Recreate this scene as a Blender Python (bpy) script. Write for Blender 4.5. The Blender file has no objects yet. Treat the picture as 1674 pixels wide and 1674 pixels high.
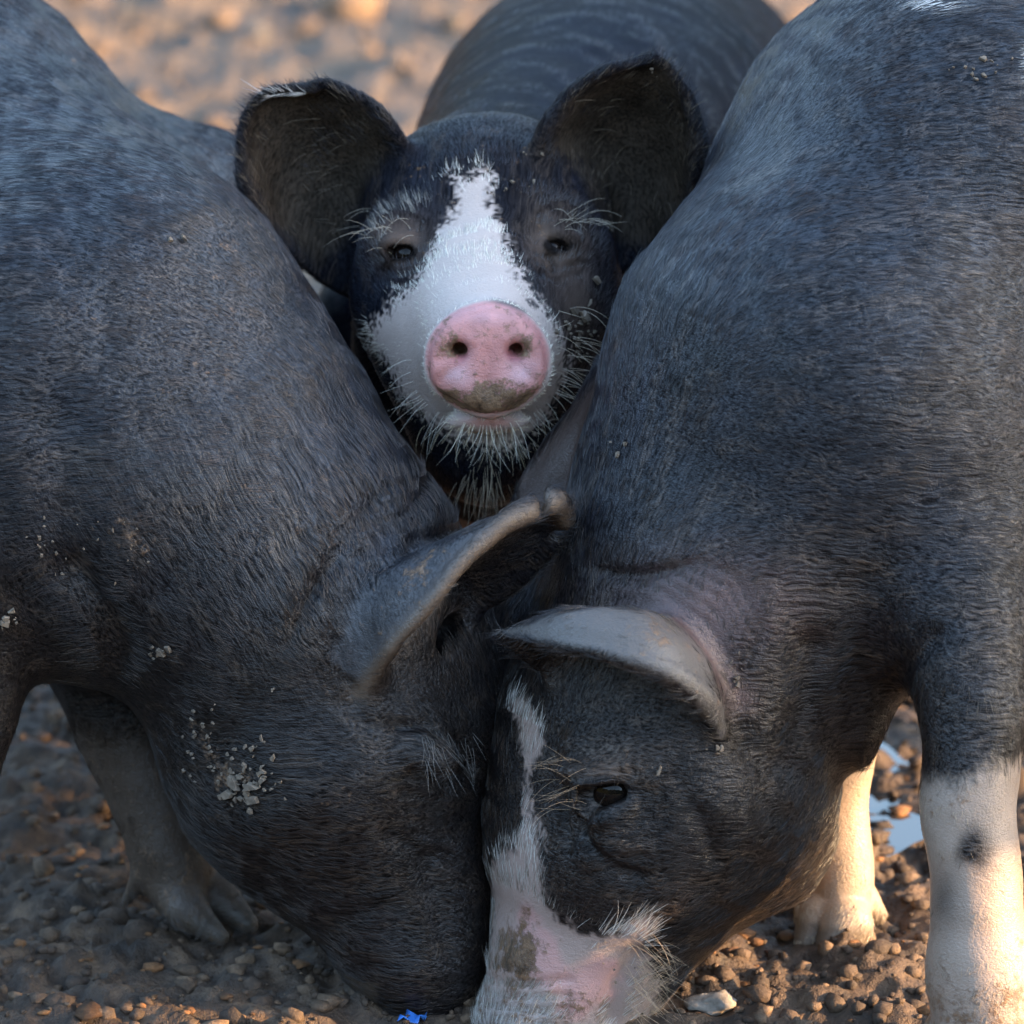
import bpy, math, random
import numpy as np
from mathutils import Vector
from mathutils.bvhtree import BVHTree

NOHAIR = False
rng = np.random.default_rng(7)
random.seed(7)
S = bpy.context.scene
COL = S.collection

# ------------------------------------------------------------------ camera, sky, sun, exposure
PITCH = math.radians(17.0)
CAM = np.array((0.0, -3.443, 1.42))
FOV = 2 * math.atan(0.4 / 3.6)
cam_data = bpy.data.cameras.new('camera')
cam = bpy.data.objects.new('camera', cam_data)
COL.objects.link(cam)
cam.location = CAM
cam.rotation_euler = (math.pi / 2 - PITCH, 0, 0)
cam_data.sensor_width = 36
cam_data.sensor_fit = 'HORIZONTAL'
cam_data.angle = FOV
cam_data.clip_start = 0.1
cam_data.clip_end = 500
cam_data.dof.use_dof = True
cam_data.dof.focus_distance = 3.51
cam_data.dof.aperture_fstop = 5.2
S.camera = cam

SUN_EL, SUN_AZ = math.radians(14), math.radians(102)   # azimuth clockwise from +Y
world = bpy.data.worlds.new('World')
S.world = world
world.use_nodes = True
wn = world.node_tree
sky = wn.nodes.new('ShaderNodeTexSky')
sky.sky_type = 'NISHITA'
sky.sun_disc = False
sky.sun_elevation = SUN_EL
sky.sun_rotation = SUN_AZ
sky.ozone_density = 2.0
wn.links.new(sky.outputs['Color'], wn.nodes['Background'].inputs['Color'])
wn.nodes['Background'].inputs['Strength'].default_value = 0.15
sun_d = bpy.data.lights.new('sun', 'SUN')
sun_d.energy = 2.0
sun_d.angle = math.radians(0.6)
sun_d.color = (1.0, 0.66, 0.36)
sun = bpy.data.objects.new('sun', sun_d)
COL.objects.link(sun)
sdir = Vector((math.cos(SUN_EL) * math.sin(SUN_AZ), math.cos(SUN_EL) * math.cos(SUN_AZ), math.sin(SUN_EL)))
sun.rotation_euler = sdir.to_track_quat('Z', 'Y').to_euler()
vs = S.view_settings
vs.view_transform = 'Standard'
vs.look = 'None'
vs.gamma = 1
vs.use_curve_mapping = False
vs.exposure = 3.25
vs.use_white_balance = True
vs.white_balance_temperature = 7250
vs.white_balance_tint = 10
S.cycles.max_bounces = 12
S.cycles.transmission_bounces = 12
S.cycles.transparent_max_bounces = 8
S.cycles.use_denoising = True
S.cycles.denoising_prefilter = 'ACCURATE'
S.cycles.use_adaptive_sampling = False
S.cycles.sample_clamp_direct = 1.5
S.cycles.sample_clamp_indirect = 0.6

# ------------------------------------------------------------------ helpers: pixel -> world
TAN = 0.4 / 3.6
RGT = np.array((1.0, 0, 0))
UPV = np.array((0, math.sin(PITCH), math.cos(PITCH)))
FWD = np.array((0, math.cos(PITCH), -math.sin(PITCH)))
MMPX = 0.4 / 837 / 3.6            # metres per photograph pixel per metre of depth


def ray(px, py):
    return FWD + RGT * ((px - 837) / 837 * TAN) - UPV * ((py - 837) / 837 * TAN)


def P(px, py, Y):
    r = ray(px, py)
    return CAM + r * ((Y - CAM[1]) / r[1])


def PR(r, Y):                      # pixel radius at distance Y
    return r * MMPX * (Y - CAM[1]) / math.cos(PITCH)


def G(px, py, z=0.0):              # point of the ground seen at a pixel
    r = ray(px, py)
    return CAM + r * ((z - CAM[2]) / r[2])


def proj(p):
    q = p - CAM
    d = q @ FWD
    return 837 + (q @ RGT) / d / TAN * 837, 837 - (q @ UPV) / d / TAN * 837


def unit(v):
    v = np.asarray(v, float)
    return v / (np.linalg.norm(v, axis=-1, keepdims=True) + 1e-12)


def _hash(i, j, k, seed):
    h = (i * 374761393 + j * 668265263 + k * 2147483647 + seed * 1274126177) & 0xFFFFFFFF
    h = ((h ^ (h >> 13)) * 1274126177) & 0xFFFFFFFF
    return ((h ^ (h >> 16)) & 0xFFFF) / 65535.0


def noise(p, freq, seed=0):
    q = p * freq
    f = np.floor(q)
    i = f.astype(np.int64)
    t = q - f
    t = t * t * (3 - 2 * t)
    out = 0
    for dx in (0, 1):
        for dy in (0, 1):
            for dz in (0, 1):
                w = (t[:, 0] if dx else 1 - t[:, 0]) * (t[:, 1] if dy else 1 - t[:, 1]) * (t[:, 2] if dz else 1 - t[:, 2])
                out = out + w * _hash(i[:, 0] + dx, i[:, 1] + dy, i[:, 2] + dz, seed)
    return out * 2 - 1


def fbm(p, freq, n=3, seed=0):
    o, a = 0, 1.0
    for k in range(n):
        o = o + a * noise(p, freq * 2 ** k, seed + k * 17)
        a *= 0.5
    return o


def smooth(a, b, x):
    t = np.clip((x - a) / (b - a), 0, 1)
    return t * t * (3 - 2 * t)


def polysd(x, y, poly):            # signed distance to a polygon, negative inside
    d = np.full(x.shape, 1e18)
    ins = np.zeros(x.shape, bool)
    n = len(poly)
    for a in range(n):
        ax, ay = poly[a]
        bx, by = poly[(a + 1) % n]
        ex, ey = bx - ax, by - ay
        h = np.clip(((x - ax) * ex + (y - ay) * ey) / (ex * ex + ey * ey + 1e-9), 0, 1)
        d = np.minimum(d, (x - ax - h * ex) ** 2 + (y - ay - h * ey) ** 2)
        if by != ay:
            c = ((ay > y) != (by > y)) & (x < (bx - ax) * (y - ay) / (by - ay) + ax)
            ins ^= c
    d = np.sqrt(d)
    return np.where(ins, -d, d)


def linedist(x, y, pts):
    d = np.full(x.shape, 1e18)
    for (ax, ay), (bx, by) in zip(pts[:-1], pts[1:]):
        ex, ey = bx - ax, by - ay
        h = np.clip(((x - ax) * ex + (y - ay) * ey) / (ex * ex + ey * ey + 1e-9), 0, 1)
        d = np.minimum(d, (x - ax - h * ex) ** 2 + (y - ay - h * ey) ** 2)
    return np.sqrt(d)


# ------------------------------------------------------------------ implicit body
class Body:
    def __init__(self):
        self.ops = []

    def add(self, kind, lo, hi, fn, k, sub=False, flow=None):
        self.ops.append((np.asarray(lo) - k - 0.03, np.asarray(hi) + k + 0.03, fn, k, sub, flow))

    def cone(self, a, b, ra, rb, k=0.03, sub=False, flow=None):
        a, b = np.asarray(a, float), np.asarray(b, float)
        ba = b - a
        L2 = ba @ ba + 1e-12

        def fn(p):
            pa = p - a
            h = np.clip(pa @ ba / L2, 0, 1)
            return np.linalg.norm(pa - h[:, None] * ba, axis=1) - (ra + (rb - ra) * h)
        r = max(ra, rb)
        if flow is None and not sub:
            flow = ba
        self.add('cone', np.minimum(a, b) - r, np.maximum(a, b) + r, fn, k, sub, flow)

    def chain(self, pts, k=0.03, **kw):          # pts: (px, py, Y, rpx), ordered nose to tail
        w = [(P(x, y, Y), PR(r, Y)) for x, y, Y, r in pts]
        for (a, ra), (b, rb) in zip(w[:-1], w[1:]):
            self.cone(a, b, ra, rb, k, **kw)

    def spine(self, pts, k=0.05, sub_n=6, ik=0.03, off=0.012, flow=None):
        """A tapering body along a smooth curve: hard union of short cones, no bulge at the joints."""
        w = np.array([np.append(P(x, y, Y), PR(r, Y)) for x, y, Y, r in pts])
        e = np.concatenate((2 * w[:1] - w[1:2], w, 2 * w[-1:] - w[-2:-1]))
        q = []
        for i in range(len(w) - 1):
            p0, p1, p2, p3 = e[i:i + 4]
            for u in np.arange(sub_n) / sub_n:
                q.append(0.5 * (2 * p1 + (p2 - p0) * u + (2 * p0 - 5 * p1 + 4 * p2 - p3) * u * u + (3 * p1 - p0 - 3 * p2 + p3) * u ** 3))
        q = np.array(q + [w[-1]])

        def fn(p):
            d = np.full(len(p), 1e3)
            for a, b in zip(q[:-1], q[1:]):
                ba = b[:3] - a[:3]
                pa = p - a[:3]
                h = np.clip(pa @ ba / (ba @ ba + 1e-12), 0, 1)
                e_ = np.linalg.norm(pa - h[:, None] * ba, axis=1) - (a[3] + (b[3] - a[3]) * h)
                hh = np.maximum(ik - np.abs(d - e_), 0)
                d = np.minimum(d, e_) - hh * hh / (4 * ik)
            return d + off
        r = q[:, 3].max()
        self.add('spine', q[:, :3].min(0) - r, q[:, :3].max(0) + r, fn, k, False, q[-1, :3] - q[0, :3] if flow is None else flow)

    def ell(self, c, ax, rad, k=0.03, sub=False, flow=None):
        c = np.asarray(c, float)
        x = unit(ax[0])
        z = np.asarray(ax[1], float)
        z = unit(z - (z @ x) * x)
        y = np.cross(z, x)
        M = np.stack((x, y, z))
        rad = np.asarray(rad, float)

        def fn(p):
            q = (p - c) @ M.T
            k0 = np.linalg.norm(q / rad, axis=1)
            k1 = np.linalg.norm(q / (rad * rad), axis=1) + 1e-9
            return k0 * (k0 - 1) / k1
        r = rad.max()
        self.add('ell', c - r, c + r, fn, k, sub, flow)

    def sheet(self, grid, t, k=0.012, rim=None, n=28):
        """A curved flap (an ear): a grid of world points, base row first, smoothed and thickened."""
        g = np.asarray(grid, float)
        for axis in (0, 1):                       # Catmull-Rom resampling along both directions
            g = np.moveaxis(g, axis, 0)
            m = g.shape[0]
            e = np.concatenate((2 * g[:1] - g[1:2], g, 2 * g[-1:] - g[-2:-1]))
            out = []
            for s in np.linspace(0, m - 1 - 1e-6, n):
                i = int(s)
                u = s - i
                p0, p1, p2, p3 = e[i], e[i + 1], e[i + 2], e[i + 3]
                out.append(0.5 * (2 * p1 + (p2 - p0) * u + (2 * p0 - 5 * p1 + 4 * p2 - p3) * u * u + (3 * p1 - p0 - 3 * p2 + p3) * u ** 3))
            g = np.moveaxis(np.array(out), 0, axis)
        V = [tuple(p) for p in g.reshape(-1, 3)]
        F = []
        for i in range(n - 1):
            for j in range(n - 1):
                F.append((i * n + j, i * n + j + 1, (i + 1) * n + j + 1, (i + 1) * n + j))
        bvh = BVHTree.FromPolygons(V, F)
        # thicker towards the free edge: along the two sides and the tip
        fi, fj = np.meshgrid(np.arange(n - 1) + 0.5, np.arange(n - 1) + 0.5, indexing='ij')
        seg = np.linalg.norm(np.diff(g, axis=0), axis=2).mean(), np.linalg.norm(np.diff(g, axis=1), axis=2).mean()
        ed = np.stack((fj * seg[1], (n - 1 - fj) * seg[1], (n - 1 - fi) * seg[0]))
        which = ed.argmin(0)
        u = np.where(which == 0, fi / n * 0.4, np.where(which == 2, 0.4 + fj / n * 0.2, 1 - fi / n * 0.4))
        rt = rim(u) if rim else np.full(u.shape, t)
        th = (t + (rt - t) * np.exp(-(ed.min(0) / 0.009) ** 2)).ravel().tolist()

        def fn(p):
            out = np.full(len(p), 0.05)
            fnear = bvh.find_nearest
            for i, q in enumerate(p.tolist()):
                r = fnear(q, 0.035)
                if r[3] is not None:
                    out[i] = r[3] - th[r[2]]
            return out
        flow = g[-1].mean(0) - g[0].mean(0)
        self.add('sheet', g.min((0, 1)) - t + 0.02, g.max((0, 1)) + t - 0.02, fn, k, False, flow)
        return g

    def eval(self, p):
        LO = np.array([o[0] for o in self.ops])
        HI = np.array([o[1] for o in self.ops])
        out = np.empty(len(p))
        for c in range(0, len(p), 3072):
            q = p[c:c + 3072]
            lo_, hi_ = q.min(0), q.max(0)
            d = np.full(len(q), 1.0)
            for i in np.nonzero(((HI > lo_) & (LO < hi_)).all(1))[0]:
                lo, hi, fn, k, sub, _ = self.ops[i]
                if (lo_ > lo).all() and (hi_ < hi).all():
                    m, b = slice(None), fn(q)
                else:
                    m = np.nonzero(((q > lo) & (q < hi)).all(1))[0]
                    if not len(m):
                        continue
                    b = fn(q[m])
                a = d[m]
                if sub:
                    h = np.maximum(k - np.abs(a + b), 0) / k
                    d[m] = np.maximum(a, -b) + h * h * k * 0.25
                else:
                    h = np.maximum(k - np.abs(a - b), 0) / k
                    d[m] = np.minimum(a, b) - h * h * k * 0.25
            out[c:c + 3072] = d
        return out

    def trace(self, px, py):
        r = unit(ray(px, py))
        t = 2.7
        for _ in range(220):
            d = self.eval((CAM + r * t)[None])[0]
            if d < 4e-4:
                break
            t += min(max(d * 0.6, 3e-4), 0.02)
            if t > 6:
                return None
        return CAM + r * t

    def normal(self, p, e=1.5e-3):
        p = np.atleast_2d(p)
        n = np.empty_like(p)
        for ax in range(3):
            o = np.zeros(3)
            o[ax] = e
            n[:, ax] = self.eval(p + o) - self.eval(p - o)
        return unit(n)

    def mesh(self, h):
        B = 8
        lo = np.min([o[0] for o in self.ops if not o[4]], 0)
        hi = np.max([o[1] for o in self.ops if not o[4]], 0)
        nb = np.ceil((hi - lo) / (h * B)).astype(int) + 1
        N = nb * B
        bc = np.stack(np.meshgrid(*[np.arange(n) for n in nb], indexing='ij'), -1).reshape(-1, 3)
        dc = self.eval(lo + (bc * B + (B - 1) / 2) * h)
        near = np.abs(dc) < h * B * 1.05
        D = np.repeat(np.repeat(np.repeat(dc.reshape(nb).astype(np.float32), B, 0), B, 1), B, 2)
        loc = np.stack(np.meshgrid(*[np.arange(B)] * 3, indexing='ij'), -1).reshape(-1, 3)
        idx = (bc[near][:, None] * B + loc[None]).reshape(-1, 3)
        D[idx[:, 0], idx[:, 1], idx[:, 2]] = self.eval(lo + idx * h)
        neg = D < 0
        cnt = np.zeros(tuple(N - 1), np.int8)
        for dx in (0, 1):
            for dy in (0, 1):
                for dz in (0, 1):
                    cnt += neg[dx:N[0] - 1 + dx, dy:N[1] - 1 + dy, dz:N[2] - 1 + dz]
        act = np.argwhere((cnt > 0) & (cnt < 8))
        vid = np.full(tuple(N - 1), -1, np.int32)
        vid[act[:, 0], act[:, 1], act[:, 2]] = np.arange(len(act))
        acc = np.zeros((len(act), 3))
        c2 = np.zeros(len(act))
        corners = [(a, b, c) for a in (0, 1) for b in (0, 1) for c in (0, 1)]
        for a in corners:
            for ax in range(3):
                if a[ax]:
                    continue
                b = list(a)
                b[ax] = 1
                va = D[act[:, 0] + a[0], act[:, 1] + a[1], act[:, 2] + a[2]]
                vb = D[act[:, 0] + b[0], act[:, 1] + b[1], act[:, 2] + b[2]]
                m = (va < 0) != (vb < 0)
                t = va[m] / (va[m] - vb[m])
                pt = np.tile(np.array(a, float), (m.sum(), 1))
                pt[:, ax] += t
                acc[m] += pt
                c2[m] += 1
        V = lo + (act + acc / c2[:, None]) * h
        Q = []
        for ax in range(3):
            sl0 = [slice(1, n - 1) for n in N]
            sl1 = [slice(1, n - 1) for n in N]
            sl1[ax] = slice(2, n_ if (n_ := N[ax]) else None)
            A, Bn = neg[tuple(sl0)], neg[tuple(sl1)]
            mn = np.minimum(A.shape, Bn.shape)
            A, Bn = A[:mn[0], :mn[1], :mn[2]], Bn[:mn[0], :mn[1], :mn[2]]
            e = np.argwhere(A != Bn) + 1
            if not len(e):
                continue
            s = neg[e[:, 0], e[:, 1], e[:, 2]]
            u, v = (ax + 1) % 3, (ax + 2) % 3
            q = []
            for du, dv in ((-1, -1), (0, -1), (0, 0), (-1, 0)):
                c = e.copy()
                c[:, u] += du
                c[:, v] += dv
                q.append(vid[c[:, 0], c[:, 1], c[:, 2]])
            q = np.stack(q, 1)
            q[~s] = q[~s][:, ::-1]
            Q.append(q)
        Q = np.concatenate(Q)
        Q = Q[(Q >= 0).all(1)]
        d = self.eval(V)
        n = self.normal(V)
        V = V - n * np.clip(d, -h, h)[:, None] * 0.9
        return V, Q, n

    def flow(self, p):
        out = np.zeros_like(p)
        for lo, hi, fn, k, sub, fl in self.ops:
            if sub or fl is None:
                continue
            m = np.nonzero(((p > lo) & (p < hi)).all(1))[0]
            if not len(m):
                continue
            w = np.exp(-np.maximum(fn(p[m]), -0.004) / 0.015)
            out[m] += w[:, None] * unit(fl)
        return out


def vert_normals(V, Q):
    fn = np.cross(V[Q[:, 2]] - V[Q[:, 0]], V[Q[:, 3]] - V[Q[:, 1]])
    n = np.zeros_like(V)
    for c in range(4):
        for a in range(3):
            n[:, a] += np.bincount(Q[:, c], fn[:, a], len(V))
    return unit(n)


# ------------------------------------------------------------------ object helpers
def tag(o, label=None, cat=None, group=None, kind=None):
    for k, v in (('label', label), ('category', cat), ('group', group), ('kind', kind)):
        if v:
            o[k] = v
    return o


def empty(name, loc):
    o = bpy.data.objects.new(name, None)
    COL.objects.link(o)
    o.location = loc
    o.empty_display_size = 0.05
    return o


def mesh_obj(name, V, F, mat, parent=None, smooth=True, cols=None, attrs=None):
    V = np.asarray(V, dtype=np.float32)
    me = bpy.data.meshes.new(name)
    if isinstance(F, np.ndarray):
        k = F.shape[1]
        me.vertices.add(len(V))
        me.vertices.foreach_set('co', V.ravel())
        me.loops.add(F.size)
        me.loops.foreach_set('vertex_index', F.astype(np.int32).ravel())
        me.polygons.add(len(F))
        me.polygons.foreach_set('loop_start', np.arange(0, F.size, k, dtype=np.int32))
        me.polygons.foreach_set('loop_total', np.full(len(F), k, np.int32))
        me.update(calc_edges=True)
    else:
        me.from_pydata([tuple(v) for v in V.tolist()], [], F)
    if smooth:
        me.polygons.foreach_set('use_smooth', np.ones(len(me.polygons), bool))
    if cols is not None:
        a = me.attributes.new('tint', 'FLOAT_COLOR', 'POINT')
        a.data.foreach_set('color', np.concatenate((cols, np.ones((len(cols), 1))), 1).astype(np.float32).ravel())
    for nm, arr in (attrs or {}).items():
        arr = np.asarray(arr, np.float32)
        a = me.attributes.new(nm, 'FLOAT_VECTOR' if arr.ndim == 2 else 'FLOAT', 'POINT')
        a.data.foreach_set('vector' if arr.ndim == 2 else 'value', arr.ravel())
    me.materials.append(mat)
    me.update()
    o = bpy.data.objects.new(name, me)
    COL.objects.link(o)
    if parent:
        o.parent = parent
        o.matrix_parent_inverse = parent.matrix_world.inverted()
        o.location = -Vector(parent.location)
        o.matrix_parent_inverse.identity()
    return o


def hair_obj(name, pts, rad, cols, mat, parent):
    """pts (n, m, 3), rad (n, m), cols (n, 3)"""
    n, m = pts.shape[:2]
    hc = bpy.data.hair_curves.new(name)
    hc.add_curves([m] * n)
    hc.attributes['position'].data.foreach_set('vector', pts.astype(np.float32).ravel())
    ra = hc.attributes.get('radius') or hc.attributes.new('radius', 'FLOAT', 'POINT')
    ra.data.foreach_set('value', rad.astype(np.float32).ravel())
    ca = hc.attributes.new('tint', 'FLOAT_COLOR', 'CURVE')
    ca.data.foreach_set('color', np.concatenate((cols, np.ones((n, 1))), 1).astype(np.float32).ravel())
    hc.materials.append(mat)
    o = bpy.data.objects.new(name, hc)
    COL.objects.link(o)
    o.parent = parent
    o.location = -Vector(parent.location)
    tag(o, kind='stuff')
    return o


# ------------------------------------------------------------------ materials
def new_mat(name):
    m = bpy.data.materials.new(name)
    m.use_nodes = True
    nt = m.node_tree
    return m, nt, nt.nodes['Principled BSDF']


def N(nt, t, **kw):
    n = nt.nodes.new(t)
    for k, v in kw.items():
        if k.startswith('i_'):
            n.inputs[int(k[2:]) if k[2:].isdigit() else k[2:].replace('_', ' ')].default_value = v
        else:
            setattr(n, k, v)
    return n


def skin_material():
    m, nt, b = new_mat('pig_skin')
    L = nt.links.new
    at = N(nt, 'ShaderNodeAttribute', attribute_name='tint')
    md = N(nt, 'ShaderNodeAttribute', attribute_name='mud')
    wt = N(nt, 'ShaderNodeAttribute', attribute_name='wet')
    geo = N(nt, 'ShaderNodeNewGeometry')
    n1 = N(nt, 'ShaderNodeTexNoise', i_Scale=170.0, i_Detail=5.0, i_Roughness=0.7)
    n2 = N(nt, 'ShaderNodeTexNoise', i_Scale=55.0, i_Detail=5.0, i_Roughness=0.65)
    for n in (n1, n2):
        L(geo.outputs['Position'], n.inputs['Vector'])
    # dust: where fine + broad noise pass a level set by the mud attribute
    s = N(nt, 'ShaderNodeMath', operation='ADD')
    L(n1.outputs['Fac'], s.inputs[0])
    L(n2.outputs['Fac'], s.inputs[1])
    s2 = N(nt, 'ShaderNodeMath', operation='ADD')
    L(s.outputs[0], s2.inputs[0])
    L(md.outputs['Fac'], s2.inputs[1])
    mr = N(nt, 'ShaderNodeMapRange', interpolation_type='SMOOTHSTEP')
    mr.inputs['From Min'].default_value = 1.22
    mr.inputs['From Max'].default_value = 1.5
    L(s2.outputs[0], mr.inputs['Value'])
    mudc = N(nt, 'ShaderNodeValToRGB')
    mudc.color_ramp.elements[0].color = (0.045, 0.026, 0.016, 1)
    mudc.color_ramp.elements[0].position = 0.35
    mudc.color_ramp.elements[1].color = (0.21, 0.125, 0.075, 1)
    mudc.color_ramp.elements[1].position = 0.62
    L(n1.outputs['Fac'], mudc.inputs['Fac'])
    mix = N(nt, 'ShaderNodeMix', data_type='RGBA')
    L(mr.outputs[0], mix.inputs[0])
    L(at.outputs['Color'], mix.inputs[6])
    L(mudc.outputs[0], mix.inputs[7])
    L(mix.outputs[2], b.inputs['Base Color'])
    # short hair lying flat: streaks drawn out along the lie of the coat
    wv = N(nt, 'ShaderNodeTexNoise', i_Scale=28.0, i_Detail=2.0)
    L(geo.outputs['Position'], wv.inputs['Vector'])
    wm = N(nt, 'ShaderNodeVectorMath', operation='MULTIPLY_ADD')
    wm.inputs[1].default_value = (0.011, 0.011, 0.011)
    L(wv.outputs['Color'], wm.inputs[0])
    fine, broad = [], []
    for nm in ('lie_a', 'lie_b'):
        la = N(nt, 'ShaderNodeAttribute', attribute_name=nm)
        ad = N(nt, 'ShaderNodeVectorMath', operation='MULTIPLY_ADD')
        ad.inputs[1].default_value = (0.011, 0.011, 0.011)
        L(wv.outputs['Color'], ad.inputs[0])
        L(la.outputs['Vector'], ad.inputs[2])
        for sc, lst, dt in ((430.0, fine, 3.0), (70.0, broad, 2.0)):
            t = N(nt, 'ShaderNodeTexNoise', i_Scale=sc, i_Detail=dt, i_Roughness=0.6)
            L(ad.outputs[0], t.inputs['Vector'])
            lst.append(t)
    lw = N(nt, 'ShaderNodeAttribute', attribute_name='lie_w')
    fu = N(nt, 'ShaderNodeAttribute', attribute_name='fur')
    mixed = []
    for lst in (fine, broad):
        mxs = N(nt, 'ShaderNodeMix', data_type='FLOAT')
        L(lw.outputs['Fac'], mxs.inputs[0])
        L(lst[0].outputs['Fac'], mxs.inputs[2])
        L(lst[1].outputs['Fac'], mxs.inputs[3])
        mixed.append(mxs)
    st = N(nt, 'ShaderNodeMapRange')
    st.inputs['From Min'].default_value = 0.34
    st.inputs['From Max'].default_value = 0.62
    L(mixed[0].outputs[0], st.inputs['Value'])
    br = N(nt, 'ShaderNodeMapRange', interpolation_type='SMOOTHSTEP')
    br.inputs['From Min'].default_value = 0.46
    br.inputs['From Max'].default_value = 0.66
    L(mixed[1].outputs[0], br.inputs['Value'])
    b1 = N(nt, 'ShaderNodeMath', operation='MULTIPLY')
    L(br.outputs[0], b1.inputs[0])
    L(st.outputs[0], b1.inputs[1])
    b2 = N(nt, 'ShaderNodeMath', operation='MULTIPLY')
    L(b1.outputs[0], b2.inputs[0])
    L(fu.outputs['Fac'], b2.inputs[1])
    tan = N(nt, 'ShaderNodeMix', data_type='RGBA')
    tan.inputs[7].default_value = (0.072, 0.049, 0.034, 1)
    b3 = N(nt, 'ShaderNodeMath', operation='MULTIPLY', i_1=0.45)
    L(b2.outputs[0], b3.inputs[0])
    L(b3.outputs[0], tan.inputs[0])
    L(mix.outputs[2], tan.inputs[6])
    dkn = N(nt, 'ShaderNodeMapRange')
    dkn.inputs['To Min'].default_value = 0.30
    dkn.inputs['To Max'].default_value = 1.4
    L(st.outputs[0], dkn.inputs['Value'])
    dk2 = N(nt, 'ShaderNodeMix', data_type='FLOAT')
    dk2.inputs[2].default_value = 1.0
    L(fu.outputs['Fac'], dk2.inputs[0])
    L(dkn.outputs[0], dk2.inputs[3])
    sc2 = N(nt, 'ShaderNodeVectorMath', operation='SCALE')
    L(tan.outputs[2], sc2.inputs[0])
    L(dk2.outputs[0], sc2.inputs['Scale'])
    L(sc2.outputs[0], b.inputs['Base Color'])
    # fine skin creases
    vo = N(nt, 'ShaderNodeTexVoronoi', feature='DISTANCE_TO_EDGE', i_Scale=330.0)
    mp = N(nt, 'ShaderNodeMapping')
    mp.inputs['Scale'].default_value = (0.8, 0.8, 1.25)
    n3 = N(nt, 'ShaderNodeTexNoise', i_Scale=90.0, i_Detail=2.0)
    L(geo.outputs['Position'], n3.inputs['Vector'])
    L(geo.outputs['Position'], mp.inputs['Vector'])
    mx = N(nt, 'ShaderNodeMix', data_type='RGBA')
    mx.inputs[0].default_value = 0.006
    L(mp.outputs[0], mx.inputs[6])
    L(n3.outputs['Color'], mx.inputs[7])
    L(mx.outputs[2], vo.inputs['Vector'])
    cl = N(nt, 'ShaderNodeMath', operation='MINIMUM', i_1=0.16)
    L(vo.outputs['Distance'], cl.inputs[0])
    hm = N(nt, 'ShaderNodeMath', operation='MULTIPLY_ADD', i_1=0.9)
    L(n1.outputs['Fac'], hm.inputs[0])
    L(cl.outputs[0], hm.inputs[2])
    hm2 = N(nt, 'ShaderNodeMath', operation='MULTIPLY_ADD', i_1=0.5)
    L(mr.outputs[0], hm2.inputs[0])
    L(hm.outputs[0], hm2.inputs[2])
    hm3 = N(nt, 'ShaderNodeMath', operation='MULTIPLY')
    L(st.outputs[0], hm3.inputs[0])
    L(fu.outputs['Fac'], hm3.inputs[1])
    hm4 = N(nt, 'ShaderNodeMath', operation='MULTIPLY_ADD', i_1=0.55)
    L(hm3.outputs[0], hm4.inputs[0])
    L(hm2.outputs[0], hm4.inputs[2])
    bp = N(nt, 'ShaderNodeBump', i_Strength=0.5, i_Distance=0.0022)
    L(hm4.outputs[0], bp.inputs['Height'])
    L(bp.outputs[0], b.inputs['Normal'])
    rr = N(nt, 'ShaderNodeMapRange')
    rr.inputs['To Min'].default_value = 0.37
    rr.inputs['To Max'].default_value = 0.30
    L(wt.outputs['Fac'], rr.inputs['Value'])
    L(rr.outputs[0], b.inputs['Roughness'])
    gl = N(nt, 'ShaderNodeAttribute', attribute_name='gloss')
    gm = N(nt, 'ShaderNodeMath', operation='MULTIPLY')
    L(gl.outputs['Fac'], gm.inputs[0])
    L(dk2.outputs[0], gm.inputs[1])
    L(gm.outputs[0], b.inputs['Specular IOR Level'])
    b.inputs['Subsurface Radius'].default_value = (1.0, 0.35, 0.2)
    b.inputs['Subsurface Scale'].default_value = 0.006
    sw = N(nt, 'ShaderNodeMath', operation='MULTIPLY', i_1=0.35)
    L(wt.outputs['Fac'], sw.inputs[0])
    sw.inputs[1].default_value = 0.1
    L(sw.outputs[0], b.inputs['Subsurface Weight'])
    return m


def hair_material():
    m, nt, b = new_mat('pig_hair')
    at = N(nt, 'ShaderNodeAttribute', attribute_name='tint')
    nt.links.new(at.outputs['Color'], b.inputs['Base Color'])
    b.inputs['Roughness'].default_value = 0.30
    b.inputs['Specular IOR Level'].default_value = 0.6
    return m


def plain(name, color, rough=0.6, spec=0.5, noise_scale=None, dark=None, bump=0.0):
    m, nt, b = new_mat(name)
    b.inputs['Roughness'].default_value = rough
    b.inputs['Specular IOR Level'].default_value = spec
    if noise_scale:
        geo = N(nt, 'ShaderNodeNewGeometry')
        n = N(nt, 'ShaderNodeTexNoise', i_Scale=noise_scale, i_Detail=5.0, i_Roughness=0.65)
        nt.links.new(geo.outputs['Position'], n.inputs['Vector'])
        r = N(nt, 'ShaderNodeValToRGB')
        r.color_ramp.elements[0].position = 0.35
        r.color_ramp.elements[1].position = 0.68
        r.color_ramp.elements[0].color = (*dark, 1)
        r.color_ramp.elements[1].color = (*color, 1)
        nt.links.new(n.outputs['Fac'], r.inputs['Fac'])
        nt.links.new(r.outputs[0], b.inputs['Base Color'])
        if bump:
            bp = N(nt, 'ShaderNodeBump', i_Strength=0.6, i_Distance=bump)
            nt.links.new(n.outputs['Fac'], bp.inputs['Height'])
            nt.links.new(bp.outputs[0], b.inputs['Normal'])
    else:
        b.inputs['Base Color'].default_value = (*color, 1)
    return m


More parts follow.
